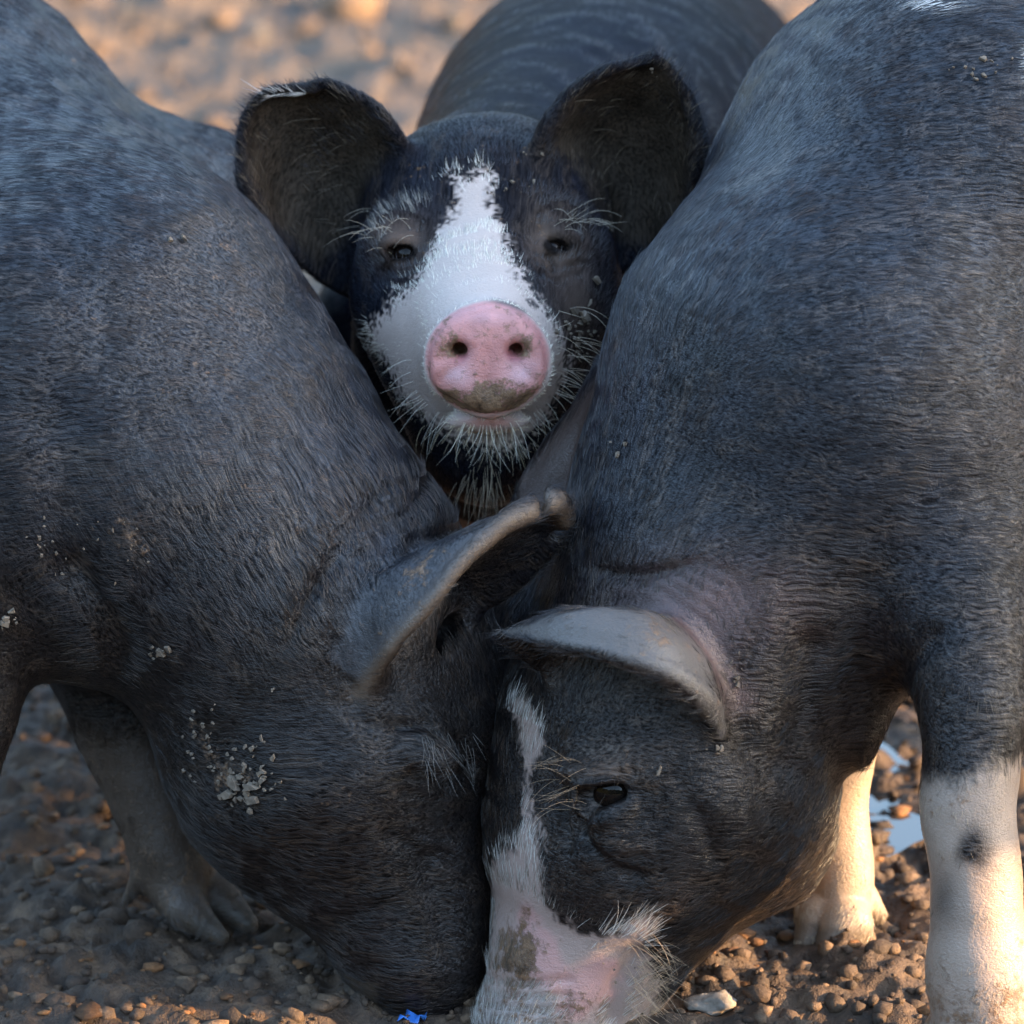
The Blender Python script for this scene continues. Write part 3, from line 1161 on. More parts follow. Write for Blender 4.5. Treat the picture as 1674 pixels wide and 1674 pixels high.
def paintA(V, n, px, py):
    col, mud, wet, keep, hc, hl, n1, n2, r = base_paint(V, n, px, py, 11)
    brown = np.exp(-(((px - 520) / 330) ** 2 + ((py - 850) / 260) ** 2))
    mud = mud + 0.14 * brown
    for cx, cy, sx, sy in ((392, 1275, 42, 42), (335, 1195, 26, 50), (265, 1062, 26, 16), (190, 890, 60, 60), (600, 1300, 120, 80)):
        mud = mud + (0.34 if sx < 50 else 0.16) * np.exp(-(((px - cx) / sx) ** 2 + ((py - cy) / sy) ** 2)) * (1 + n2)
    hc = hc + (0.055 * brown * (r > 0.25))[:, None] * np.array((1, 0.62, 0.40))
    ear = polysd(px, py, [(550, 1075), (570, 985), (690, 893), (800, 866), (800, 880), (700, 990), (640, 1060), (600, 1120)])
    e = smooth(6, -6, ear + 9 * n2) * (V[:, 1] < -0.06)
    col = blend(col, (0.050, 0.050, 0.055), e * 0.95)
    mud = mud + e * (0.10 + 0.22 * n2)
    hl = np.where(e > 0.3, 0.0055, hl)
    hc = blend(hc, (0.07, 0.062, 0.06), e * (r > 0.4))
    keep = keep * (1 - 0.5 * e)
    rim = np.exp(-(linedist(px, py, [(590, 1135), (640, 1055), (705, 985), (758, 915), (830, 852), (905, 818), (922, 850)]) / 17) ** 2) * (V[:, 1] < -0.085)
    col = blend(col, (0.15, 0.105, 0.075), rim * 0.85)
    hc = blend(hc, (0.13, 0.09, 0.06), rim * 0.7 * (r > 0.3))
    hl = np.where(rim > 0.3, 0.006, hl)
    # dusty pale lower far foreleg
    lg = smooth(1130, 1260, py + 40 * n1) * (V[:, 1] > -0.02) * (px < 480) * (V[:, 2] < 0.2)
    col = blend(col, (0.085, 0.060, 0.045), lg)
    mud = mud + 0.16 * lg
    hc = blend(hc, (0.115, 0.09, 0.075), lg * 0.9)
    hl = np.where(lg > 0.5, 0.010, hl)
    near = 0.6 * np.exp(-((V[:, 2] - 0.13) / 0.02) ** 2) * (V[:, 1] < -0.02) * (V[:, 0] < -0.36)
    hc = blend(hc, (0.3, 0.2, 0.13), near * (r > 0.5))
    slit = np.exp(-(linedist(px, py, [(688, 1200), (735, 1204), (766, 1226), (776, 1250)]) / 7) ** 2) * (V[:, 0] > -0.2)
    col = blend(col, (0.004, 0.0035, 0.0035), slit)
    keep = keep * (1 - np.clip(1.3 * slit, 0, 1))
    mud = mud - slit
    brow = np.exp(-(((px - 722) / 36) ** 2 + ((py - 1228) / 26) ** 2))
    hc = blend(hc, (0.075, 0.07, 0.068), brow * (r > 0.6))
    keep = keep * (1 - 0.7 * smooth(1560, 1640, py) * (px < 790) * (V[:, 0] > -0.2))
    return col, mud, wet, keep, hc, hl


def lieA(p, px, py, fl):
    w = smooth(640, 420, px + 0.5 * py - 420) * smooth(1000, 780, py) * (p[:, 1] < 0.5)
    w = np.maximum(w, smooth(420, 250, px) * smooth(1000, 800, py))
    c = smooth(1000, 1120, py) * smooth(-0.3, -0.22, p[:, 0]) * (p[:, 1] < 0.05)
    fl = fl * (1 - w)[:, None] + np.array((-1.0, 0.25, -0.10)) * w[:, None]
    return fl * (1 - 0.7 * c)[:, None] + np.array((-1.0, 0.2, 0.15)) * (0.7 * c)[:, None]


pigA = empty('pig', P(170, 640, 0.08) * (1, 1, 0))
tag(pigA, 'black pig with head down facing right, eye closed, crumbs of dried mud on its cheek', 'pig', 'pigs crowded together in the mud')
bodyA, bvhA = finish(pigA, A, 0.0036, paintA, dispA, 170000, 101, dict(down=0.28, lift=0.042, wave=0.13), lieA, None, ((-1.0, 0.25, -0.10), (-0.45, 0.3, 0.75), lambda V, px, py: smooth(560, 760, px * 0.35 + py * 0.65 + 90) * smooth(1250, 1000, py)))
bristles(pigA, 'eyelashes', bvhA, [(690 + random.uniform(0, 85), 1195 + random.uniform(0, 70), random.uniform(-0.1, .6), 1.0, random.uniform(.010, .02), 0.5, random.uniform(-.3, .3), (.19, .175, .16)) for _ in range(45)], 5)
flakes(pigA, bvhA, [(392, 1275, 14, 16, 14, 9), (395, 1272, 26, 26, 46, 4.5), (330, 1195, 14, 30, 22, 4), (405, 1222, 18, 8, 5, 7), (265, 1062, 14, 7, 10, 5), (440, 1130, 5, 5, 3, 4), (430, 1280, 12, 25, 10, 6), (80, 890, 20, 25, 14, 3), (190, 900, 25, 25, 12, 3), (12, 1010, 8, 12, 8, 5), (170, 220, 10, 5, 3, 5), (290, 395, 10, 5, 2, 6)], 6)

# ================================================================== right pig (head down, facing left)
C = Body()
C.chain([(1345, 640, 0.0, 342), (1570, 330, 0.15, 372), (1900, 240, 0.27, 385), (2300, 250, 0.42, 360), (2600, 270, 0.52, 290)], k=0.06)
C.chain([(1185, 980, -0.05, 262), (1262, 800, -0.02, 285), (1345, 640, 0.0, 340)], k=0.05)
C.chain([(1088, 1225, -0.07, 268), (1185, 980, -0.05, 262)], k=0.06)
C.chain([(960, 1520, -0.115, 132), (1000, 1400, -0.10, 190), (1060, 1260, -0.08, 262)], k=0.06)
C.chain([(893, 1668, -0.140, 130), (935, 1570, -0.125, 122), (960, 1520, -0.115, 132)], k=0.03)
C.ell(P(1205, 1318, -0.05), (P(1290, 1410, 0) - P(1150, 1220, 0), (0, 1, 0)), (PR(180, 0), PR(120, 0), PR(135, 0)), 0.07, flow=(0.8, 0.2, 0.5))
C.ell(P(1010, 1520, -0.10), (P(1000, 1650, 0) - P(1080, 1400, 0), (0, 1, 0)), (PR(170, 0), PR(95, 0), PR(105, 0)), 0.05, flow=(0.5, 0.2, 0.7))
# shoulder, chest lump, arms
C.ell(P(1480, 780, -0.05), (P(1540, 1000, 0) - P(1420, 520, 0), (0, 1, 0)), (PR(330, 0), PR(195, 0), PR(190, 0)), 0.09, flow=(0.8, 0.3, -0.4))
C.ell(P(1402, 1140, -0.10), (P(1412, 1230, 0) - P(1390, 1000, 0), (0, 1, 0)), (PR(125, 0), PR(52, 0), PR(75, 0)), 0.03, flow=(0.3, 0, -1))
leg(C, [(1545, 900, -0.11, 150), (1575, 1060, -0.15, 112), (1590, 1190, -0.18, 88), (1582, 1320, -0.20, 80), (1596, 1450, -0.215, 73), (1606, 1580, -0.225, 76)])
leg(C, [(1606, 1580, -0.225, 76), (1612, 1668, -0.235, 82)], k=0.02)
foot(C, P(1612, 1672, -0.235), PR(80, -.2), (-0.8, -0.4), 0.05)
leg(C, [(1420, 980, 0.02, 120), (1400, 1150, 0.03, 58), (1385, 1290, 0.025, 40), (1378, 1400, 0.02, 44), (1376, 1470, 0.015, 40)])
foot(C, P(1376, 1478, 0.012), PR(46, 0), (-0.55, -0.7), 0.036)
for hx, hy, in ((2450, .62), (2420, .36)):
    b0 = P(hx, 330, hy)
    C.cone(b0, b0 + (.05, .03, -.16), .13, .06, .05, flow=(0, 0, -1))
    C.cone(b0 + (.05, .03, -.16), (b0[0] + .02, b0[1], 0.05), .055, .03, .03, flow=(0, 0, -1))
    foot(C, (b0[0] + .02, b0[1], 0.05), .033, (-0.8, -0.4), .05)
earC = [[P(1185, 1205, -.185), P(1172, 1130, -.18), P(1150, 1075, -.155), P(1110, 1110, -.12), P(1080, 1170, -.115)],
        [P(1155, 1150, -.225), P(1140, 1085, -.21), P(1100, 1030, -.18), P(1060, 1080, -.135), P(1040, 1165, -.125)],
        [P(1085, 1098, -.25), P(1070, 1045, -.235), P(1030, 1003, -.20), P(990, 1060, -.145), P(960, 1140, -.135)],
        [P(985, 1066, -.245), P(975, 1025, -.23), P(945, 1000, -.20), P(910, 1040, -.16), P(890, 1105, -.145)],
        [P(895, 1048, -.22), P(890, 1025, -.21), P(875, 1014, -.19), P(855, 1030, -.17), P(845, 1070, -.155)],
        [P(828, 1042, -.185), P(824, 1036, -.18), P(820, 1031, -.175), P(817, 1034, -.17), P(816, 1042, -.165)]]
C.sheet(earC, 0.0036, 0.016, rim=lambda t: 0.0042 + 0.0022 * np.exp(-((t - 0.12) / 0.15) ** 2))
C.ell(P(1130, 1130, -0.14), (RGT, (0, 1, 0)), (PR(70, 0), PR(80, 0), PR(75, 0)), 0.03, flow=(-0.7, 0, 0.4))
C.ell(P(1050, 1135, -.135), (P(1150, 1170, -.1) - P(900, 1085, -.1), (0, 1, 0)), (PR(105, 0), PR(24, 0), 0.032), 0.016, sub=True)
C.ell(P(858, 1020, 0.0), (RGT, (0, 1, 0)), (PR(75, 0), PR(85, 0), PR(90, 0)), 0.04, flow=(0.3, 0.2, 1))
earC2 = [[P(850, 985, .0), P(880, 975, -.01), P(915, 965, -.02)],
         [P(838, 850, .015), P(880, 840, .0), P(930, 830, .005)],
         [P(870, 765, .02), P(915, 760, .005), P(955, 750, .012)],
         [P(930, 688, .025), P(950, 690, .015), P(978, 680, .02)],
         [P(978, 612, .03), P(985, 610, .028), P(990, 614, .028)]]
C.sheet(earC2, 0.0038, 0.014, rim=lambda t: 0.0046 + 0 * t)
sC = C.trace(1005, 1375)                          # bag under the eye
C.ell(sC - C.normal(sC)[0] * 0.012, (RGT + UPV * 0.5, C.normal(sC)[0]), (0.030, 0.026, 0.018), 0.012, flow=(1, 0, 0.3))
sC = C.trace(975, 1255)
C.ell(sC - C.normal(sC)[0] * 0.005, (RGT + UPV * 0.12, C.normal(sC)[0]), (0.036, 0.009, 0.013), 0.010, flow=(1, 0, 0.5))


eyeC = eye_ops(C, 990, 1301, 0.021, 43, 26, 0.26, extra=((962, 1335, 28, 8, 1.9),))


q = C.trace(985, 1270)                            # heavy upper lid, lower lid
C.ell(q - C.normal(q)[0] * 0.001, (RGT + UPV * 0.24, C.normal(q)[0]), (0.0250, 0.0048, 0.0065), 0.006, flow=(1, 0, 0.3))
q = C.trace(1002, 1332)
C.ell(q - C.normal(q)[0] * 0.002, (RGT + UPV * 0.45, C.normal(q)[0]), (0.0200, 0.0045, 0.006), 0.006, flow=(1, 0, 0.3))


def dispC(V, n, px, py, f):
    d = 0.0016 * fbm(V, 26, 2, 43) + 0.006 * noise(V, 7, 48)
    w = smooth(-0.1, 0.25, f)
    d += w * crease(px, py, [(1450, 1130), (1480, 1085), (1530, 1040)], 18, 0.004)
    d += w * crease(px, py, [(1290, 1250), (1320, 1150), (1330, 1060)], 30, 0.006)
    d += w * crease(px, py, [(1180, 1180), (1240, 1240), (1260, 1330)], 26, 0.004)
    d += w * crease(px, py, [(950, 1300), (945, 1360), (985, 1420), (1040, 1430)], 12, 0.005)
    d += w * crease(px, py, [(935, 1276), (980, 1270), (1035, 1262)], 7, 0.0035)
    d += w * crease(px, py, [(925, 1285), (918, 1330), (930, 1385)], 8, 0.0040)
    d += w * crease(px, py, [(945, 1330), (955, 1385), (1000, 1412), (1050, 1400)], 8, 0.0035)
    for k in range(3):
        d += w * crease(px, py, [(1045 + 16 * k, 1290), (1050 + 18 * k, 1330), (1030 + 22 * k, 1375)], 7, 0.0022)
    d += w * crease(px, py, [(1100, 1270), (1140, 1330), (1165, 1400)], 14, 0.003)
    for k in range(4):                            # wrinkles across the snout
        y = 1604 + k * 20
        d += w * crease(px, py, [(775, y - 6), (850, y + 6), (930, y + 2 + 6 * k)], 7, 0.0030)
    d += w * crease(px, py, [(1000, 1674), (1010, 1610), (1040, 1560)], 14, 0.006)
    for k in range(5):
        o = k * 20
        d += w * crease(px, py, [(960 + o, 930 + o * .2), (1060 + o, 950 - o * .4), (1160 + o * .5, 1020 - o), (1215 + o * .4, 1110 - o)], 8, 0.0022)
    return d


LEGC = lambda V, px, py: smooth(-22, 22, py - (1278 - 0.35 * np.maximum(px - 1560, 0)))


def paintC(V, n, px, py):
    col, mud, wet, keep, hc, hl, n1, n2, r = base_paint(V, n, px, py, 29)
    jit = 16 * n2 + 14 * (r - 0.5)
    blz = polysd(px, py, [(838, 1150), (868, 1175), (888, 1212), (870, 1250), (867, 1330), (872, 1372), (882, 1420), (902, 1482), (950, 1528),
                          (1005, 1520), (1056, 1503), (1050, 1545), (1085, 1600), (1075, 1700), (760, 1700), (778, 1560), (792, 1440), (832, 1385), (843, 1350), (842, 1230)])
    b = smooth(8, -8, blz + jit) * (V[:, 0] < 0.14)
    grime = np.clip(smooth(-0.2, 0.6, n1 + 0.5 * n2) * 0.45 + 0.7 * (r > 0.5), 0, 0.92)
    col = blend(col, (0.36, 0.27, 0.235), b)
    wh = np.asarray((0.62, 0.60, 0.56))[None] * (1 - grime)[:, None] + np.array((0.16, 0.12, 0.08))[None] * grime[:, None]
    hc = hc * (1 - b)[:, None] + wh * b[:, None]
    # bare pink skin on the snout, brown stain beside it
    pk = polysd(px, py, [(835, 1482), (868, 1486), (893, 1540), (935, 1582), (1012, 1556), (1010, 1600), (985, 1645), (930, 1655), (880, 1605), (850, 1545)])
    pkw = smooth(14, -14, pk + 34 * n2 + 14 * n1)
    keep = keep * (1 - 0.72 * pkw)
    hl = np.where(b > 0.5, hl * 1.15, hl)
    hl = np.where(pkw > 0.3, 0.006, hl)
    col = blend(col, (0.50, 0.285, 0.26), pkw * 0.9)
    gr0 = smooth(1590, 1660, py) * b
    st = np.exp(-(((px - 838) / 42) ** 2 + ((py - 1560) / 62) ** 2))
    mud = mud + 0.5 * st + 0.12 * pkw + 0.25 * gr0
    hc = blend(hc, (0.10, 0.075, 0.05), np.clip(1.2 * st, 0, 0.9))
    gr = smooth(1610, 1650, py + 20 * n2) * (px < 900)
    col = blend(col, (0.30, 0.26, 0.24), gr * b)
    wet = np.clip(pkw + gr * b, 0, 1) * 0.6
    br = smooth(0, 40, px - 1010) * smooth(1540, 1590, py) * b
    hc = blend(hc, (0.26, 0.17, 0.10), br * 0.8)
    tuft = np.exp(-(((px - 1010) / 60) ** 2 + ((py - 1530) / 26) ** 2))
    hc = blend(hc, (0.75, 0.72, 0.66), np.clip(tuft, 0, 1) * b)
    hl = hl + 0.006 * tuft
    bw = np.exp(-(((px - 1120) / 170) ** 2 + ((py - 880) / 150) ** 2)) + 0.6 * np.exp(-(((px - 1450) / 220) ** 2 + ((py - 420) / 300) ** 2))
    hc = hc + (0.03 * bw * (r > 0.3))[:, None] * np.array((1, 0.68, 0.46))
    # pale sock of the near foreleg, with a dark spot
    dn = V[:, 0] - P(1560, 1300, -0.2)[0]
    legm = (V[:, 1] < -0.08) & (px > 1440)
    k = LEGC(V, px + 20 * n2, py + jit) * legm
    spot = np.exp(-((((px + 22 * n2 - 1600) / 36) ** 2 + ((py + 18 * fbm(V, 60, 2, 5) - 1382) / 28) ** 2) ** 1.5)) + 0.5 * np.exp(-(((px - 1545) / 26) ** 2 + ((py - 1470) / 40) ** 2))
    k2 = k * (1 - np.clip(spot * 1.1 + 0.15 * n2, 0, 1))
    col = blend(col, (0.31, 0.235, 0.185), k2)
    hc = blend(hc, (0.36, 0.295, 0.22), k2 * (0.75 + 0.25 * r))
    mud = mud + 0.12 * k2 + 0.25 * k2 * smooth(1480, 1660, py)
    stain = smooth(0.25, 0.9, n1 + 0.5 * n2 + 0.2) * k2
    hc = blend(hc, (0.42, 0.32, 0.22), stain * 0.6)
    # whole far foreleg pale
    q0 = P(1385, 1290, 0.025)
    far = (np.hypot(V[:, 0] - q0[0], V[:, 1] - q0[1] + 0.012) < 0.062) * smooth(0.185, 0.165, V[:, 2] + 0.01 * n2) * (V[:, 1] > -0.035) * (V[:, 0] > q0[0] - 0.045)
    col = blend(col, (0.36, 0.27, 0.20), far)
    hc = blend(hc, (0.42, 0.34, 0.25), far)
    hl = np.where((far > .5) | (k > .5), 0.008, hl)
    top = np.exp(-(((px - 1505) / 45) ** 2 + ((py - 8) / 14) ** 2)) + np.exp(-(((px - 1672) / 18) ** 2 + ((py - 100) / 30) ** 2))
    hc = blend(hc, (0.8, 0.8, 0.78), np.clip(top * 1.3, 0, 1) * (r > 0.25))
    # reddish bare skin behind the ear
    rd = np.exp(-(((px - 1150) / 130) ** 2 + ((py - 985) / 75) ** 2)) + 0.8 * np.exp(-(linedist(px, py, [(1150, 1060), (1210, 1140)]) / 28) ** 2)
    col = blend(col, (0.135, 0.085, 0.08), np.clip(rd, 0, 1) * 0.8)
    keep = keep * (1 - 0.6 * np.clip(rd, 0, 1))
    eb = np.exp(-(((px - 1000) / 75) ** 2 + ((py - 1255) / 30) ** 2))
    col = blend(col, (0.06, 0.042, 0.032), eb * 0.8)
    mud = mud + 0.12 * eb
    ar = polysd(px, py, [(820, 1028), (900, 1003), (1000, 990), (1090, 1010), (1140, 1065), (1190, 1190), (1180, 1205), (1110, 1110), (1000, 1065), (880, 1046)])
    e = smooth(4, -4, ar + 5 * n2) * (V[:, 1] < -0.15)
    col = blend(col, (0.125, 0.11, 0.10), e * 0.85)
    mud = mud + e * (0.12 + 0.2 * n2)
    hc = blend(hc, (0.21, 0.185, 0.165), e * (0.4 + 0.5 * r))
    keep = keep * (1 - 0.3 * e)
    hl = np.where(e > 0.3, 0.007, hl)
    fe = smooth(10, -10, polysd(px, py, [(990, 605), (972, 625), (925, 690), (850, 780), (835, 900), (900, 900), (945, 800), (985, 690)])) * (V[:, 1] > -0.012) * (V[:, 1] < 0.06)
    col = blend(col, (0.085, 0.058, 0.050), fe * 0.9)
    hc = blend(hc, (0.075, 0.052, 0.045), fe * 0.7)
    keep = keep * (1 - 0.4 * fe)
    hl = np.where(fe > 0.3, 0.007, hl)
    ey = np.hypot((px - 990) / 60, (py - 1298) / 40)
    keep = keep * smooth(0.9, 1.15, ey)
    lid = smooth(1.3, 0.95, np.hypot((px - 990) / 46, (py - 1299) / 25))
    col = blend(col, (0.010, 0.008, 0.008), lid)
    return col, mud, wet, keep, hc, hl


def lieC(p, px, py, fl):
    w = smooth(1050, 1350, px + 0.25 * (py - 600)) * smooth(1000, 850, py)
    return fl * (1 - w)[:, None] + np.array((1.0, 0.25, -0.12)) * w[:, None]


pigC = empty('pig', P(1335, 640, 0.0) * (1, 1, 0))
tag(pigC, 'black pig with head down facing left, thin blaze, white foreleg with a dark spot', 'pig', 'pigs crowded together in the mud')
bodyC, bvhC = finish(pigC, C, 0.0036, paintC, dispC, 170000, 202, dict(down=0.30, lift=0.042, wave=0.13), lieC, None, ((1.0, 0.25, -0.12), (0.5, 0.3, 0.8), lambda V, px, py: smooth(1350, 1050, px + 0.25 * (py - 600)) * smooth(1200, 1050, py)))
eyeball(eyeC[0], eyeC[1], pigC)
bl_items = []
for _ in range(26):
    x, y = random.uniform(900, 960), random.uniform(1235, 1330)
    bl_items.append((x, y, -1.0, random.uniform(-.5, .6), random.uniform(.018, .032), 0.6, random.uniform(-.4, .4), (.36, .25, .16)))
for _ in range(7):
    x, y = random.uniform(955, 1020), random.uniform(1272, 1279)
    bl_items.append((x, y, random.uniform(-.5, .2), 1.0, random.uniform(.004, .007), 0.9, random.uniform(-.3, .3), (.04, .03, .025)))
for _ in range(70):
    x, y = random.uniform(1020, 1085), random.uniform(1520, 1660)
    bl_items.append((x, y, 0.9, random.uniform(-.2, .9), random.uniform(.014, .032), 0.5, random.uniform(-.4, .4), (.42, .30, .19)))
bristles(pigC, 'whiskers', bvhC, bl_items, 9)
flakes(pigC, bvhC, [(1080, 1262, 2, 2, 2, 7), (1200, 1110, 12, 20, 8, 4), (1175, 1225, 8, 8, 5, 4), (1600, 110, 25, 10, 12, 4), (1000, 740, 15, 15, 4, 3), (1000, 1545, 30, 30, 10, 2)], 10)

# ================================================================== middle pig (looking at the camera)
Bd = Body()
Bd.spine([(795, 400, 0.20, 176), (850, 345, 0.36, 195), (965, 290, 0.58, 285), (1010, 272, 0.80, 322), (1040, 240, 1.15, 310), (1060, 235, 1.35, 250)], k=0.05)
Bd.ell(P(800, 570, 0.46), (RGT, (0, 0, 1)), (PR(300, .46), PR(180, .46), PR(240, .46)), 0.06, flow=(0, 0.9, -0.3))
Bd.ell(P(797, 560, 0.29), (RGT, (0, 0, 1)), (PR(222, .29), PR(150, .29), PR(235, .29)), 0.05, flow=(0, 0.8, -0.4))
Bd.chain([(797, 560, 0.045, 96), (796, 520, 0.09, 118), (795, 440, 0.17, 165)], k=0.05)
Bd.ell(P(792, 330, 0.20), (RGT, (0, 0, 1)), (PR(175, .2), PR(120, .2), PR(118, .2)), 0.05, flow=(0, 1, 0.4))
for sg in (-1, 1):                                # cheeks, brow ridges
    Bd.ell(P(792 + sg * 112, 545, 0.13), (RGT * sg * 0.5 + UPV * 0.8, (0, 1, 0)), (PR(135, .1), PR(80, .1), PR(85, .1)), 0.05, flow=(sg * 0.7, 0.7, 0.1))
    Bd.ell(P(790 + sg * 128, 380, 0.135), (RGT * sg - UPV * 0.4, (0, 1, 0)), (PR(62, .1), PR(42, .1), PR(36, .1)), 0.03, flow=(sg * 0.6, 0.7, 0.4))
Bd.ell(P(795, 665, 0.10), (RGT, (0, 1, 0)), (PR(118, .1), PR(120, .1), PR(88, .1)), 0.05, flow=(0, 0.6, -0.6))
Bd.chain([(795, 740, 0.13, 78), (800, 760, 0.28, 130)], k=0.06)
Bd.ell(P(810, 760, 0.36), (RGT, (0, 0, 1)), (PR(170, .36), PR(160, .36), PR(190, .36)), 0.07, flow=(0, 0.6, -0.6))
for px_, py_, Y_ in ((774, 840, .30), (905, 840, .36)):
    a = P(px_, py_, Y_)
    Bd.cone(a, (a[0], a[1], .12), PR(62, .3), .03, .04, flow=(0, 0, -1))
    Bd.cone((a[0], a[1], .12), (a[0], a[1] - .01, .055), .03, .028, .02, flow=(0, 0, -1))
    foot(Bd, (a[0], a[1] - .01, .055), .033, (0, -1), .05)
for px_, Y_ in ((960, 1.3), (1130, 1.3)):
    b0 = P(px_, 330, Y_)
    Bd.cone(b0, b0 + (0, .06, -.16), .12, .06, .05, flow=(0, 0, -1))
    Bd.cone(b0 + (0, .06, -.16), (b0[0], b0[1] + .03, 0.05), .055, .03, .03, flow=(0, 0, -1))
    foot(Bd, (b0[0], b0[1] + .03, 0.05), .033, (0, -1), .05)
# snout disc: a thick rounded plate facing the camera and a little up
SN = P(796, 586, 0.0)
SD = unit(TOCAM(SN) + np.array((0, 0, -0.10)))
Bd.ell(SN + SD * 0.000, (RGT, SD), (PR(101, 0), PR(91, 0), 0.0125), 0.012, flow=(0, 1, 0))
Bd.ell(SN + SD * 0.010, (RGT, SD), (PR(80, 0), PR(60, 0), 0.006), 0.016, flow=(0, 1, 0))
for x in (752, 842):
    c = P(x, 578, -0.02)
    Bd.cone(c + np.array((0, 0.03, 0.0)), c + np.array((0, -0.02, 0.002)), 0.0050, 0.0066, 0.008, sub=True)
for x, y, r_ in ((768, 635, 26), (826, 635, 26), (797, 655, 24), (730, 612, 22), (868, 612, 22)):
    Bd.ell(P(x, y, -0.004), (RGT, SD), (PR(r_, 0), PR(r_, 0), 0.012), 0.012, flow=(0, 1, 0))
Bd.ell(P(797, 688, 0.022), (RGT, SD), (PR(70, 0), PR(22, 0), 0.016), 0.012, flow=(0, 1, 0))
earB1 = [[P(672, 262, .175), P(640, 320, .20), P(605, 400, .205), P(585, 490, .20)],
         [P(652, 222, .165), P(585, 275, .215), P(530, 370, .215), P(525, 455, .19)],
         [P(610, 170, .165), P(510, 215, .215), P(452, 310, .205), P(460, 392, .175)],
         [P(540, 138, .175), P(468, 155, .195), P(412, 215, .185), P(408, 322, .165)],
         [P(512, 146, .175), P(440, 150, .18), P(400, 200, .175), P(395, 288, .165)]]
Bd.sheet(earB1, 0.0032, 0.016, rim=lambda t: 0.0040 + 0 * t)
earB2 = [[P(900, 295, .165), P(940, 330, .195), P(985, 385, .205), P(1010, 440, .20)],
         [P(882, 238, .15), P(950, 250, .21), P(1035, 310, .215), P(1080, 410, .19)],
         [P(918, 168, .15), P(1000, 175, .205), P(1085, 255, .205), P(1125, 340, .175)],
         [P(975, 122, .155), P(1045, 125, .185), P(1115, 190, .185), P(1142, 275, .165)],
         [P(1030, 104, .165), P(1075, 98, .17), P(1120, 155, .172), P(1146, 235, .165)]]
Bd.sheet(earB2, 0.0032, 0.016, rim=lambda t: 0.0040 + 0.0016 * np.exp(-((t - 0.1) / 0.15) ** 2))
eyeB1 = eye_ops(Bd, 654, 410, 0.0120, 24, 13, -0.12)
eyeB2 = eye_ops(Bd, 912, 400, 0.0120, 23, 14, -0.35, extra=((903, 424, 16, 6, 1.9),))


EAR1 = [(640, 250), (640, 200), (560, 145), (425, 145), (395, 200), (392, 290), (430, 360), (520, 440), (565, 400), (600, 310)]
EAR2 = [(885, 245), (920, 165), (975, 122), (1090, 92), (1125, 150), (1150, 240), (1130, 320), (1080, 410), (1010, 400), (950, 300), (915, 270)]
DISC = [(796 + 101 * math.cos(a), 586 + 92 * math.sin(a)) for a in np.linspace(0, 2 * math.pi, 40)[:-1]]


for ex, ey_, tl in ((654, 388, 0.1), (914, 376, -0.25)):      # heavy upper lids
    q = Bd.trace(ex, ey_)
    Bd.ell(q - Bd.normal(q)[0] * 0.002, (RGT * math.cos(tl) + UPV * math.sin(tl), Bd.normal(q)[0]), (0.0155, 0.0045, 0.006), 0.007, flow=(0, 0.3, 0.6))


def dispB(V, n, px, py, f):
    d = 0.0012 * fbm(V, 28, 2, 83) + 0.003 * noise(V, 8, 88)
    w = smooth(-0.1, 0.25, f) * (V[:, 1] < 0.3)
    d += w * crease(px, py, [(725, 680), (760, 702), (795, 706), (830, 702), (865, 680)], 9, 0.0012)   # mouth line under the disc
    for k in range(3):                            # creases round the eyes
        for sx, cx, cy in ((-1, 654, 408), (1, 913, 398)):
            d += w * crease(px, py, [(cx - sx * 34, cy + 16 + 15 * k), (cx, cy + 24 + 17 * k), (cx + sx * 34, cy + 14 + 18 * k)], 6, 0.0022)
            d += w * crease(px, py, [(cx - 32, cy - 20 - 13 * k), (cx, cy - 30 - 13 * k), (cx + 32, cy - 22 - 12 * k)], 6, 0.0022)
    d += w * crease(px, py, [(898, 420), (905, 445), (915, 460)], 8, 0.004)
    d += w * crease(px, py, [(640, 430), (625, 450)], 8, 0.003)
    d += w * crease(px, py, [(797, 560), (797, 500)], 20, -0.001)
    on = smooth(0, -12, polysd(px, py, DISC)) * (V[:, 1] < 0.04)
    d += on * (0.0011 * fbm(V, 75, 2, 91) - 0.0016 * np.exp(-(linedist(px, py, [(797, 575), (797, 640)]) / 9) ** 2))
    d += on * 0.0022 * np.exp(-((polysd(px, py, DISC) + 14) / 8) ** 2) * smooth(640, 560, py)
    for sx in (-1, 1):
        d += on * crease(px, py, [(797 + sx * 52, 600), (797 + sx * 80, 622), (797 + sx * 92, 640)], 8, 0.0022)
        d -= on * crease(px, py, [(797 + sx * 30, 555), (797 + sx * 50, 546), (797 + sx * 72, 560)], 9, 0.0016)
    return d


BLZ = [(742, 292), (770, 298), (785, 286), (804, 290), (800, 330), (806, 352), (822, 395), (842, 440), (868, 480), (905, 520), (922, 580),
       (915, 640), (885, 690), (850, 725), (805, 745), (755, 725), (700, 690), (655, 650), (636, 600), (618, 575), (603, 572), (612, 535), (640, 495),
       (680, 455), (706, 410), (715, 375), (735, 350), (752, 330)]


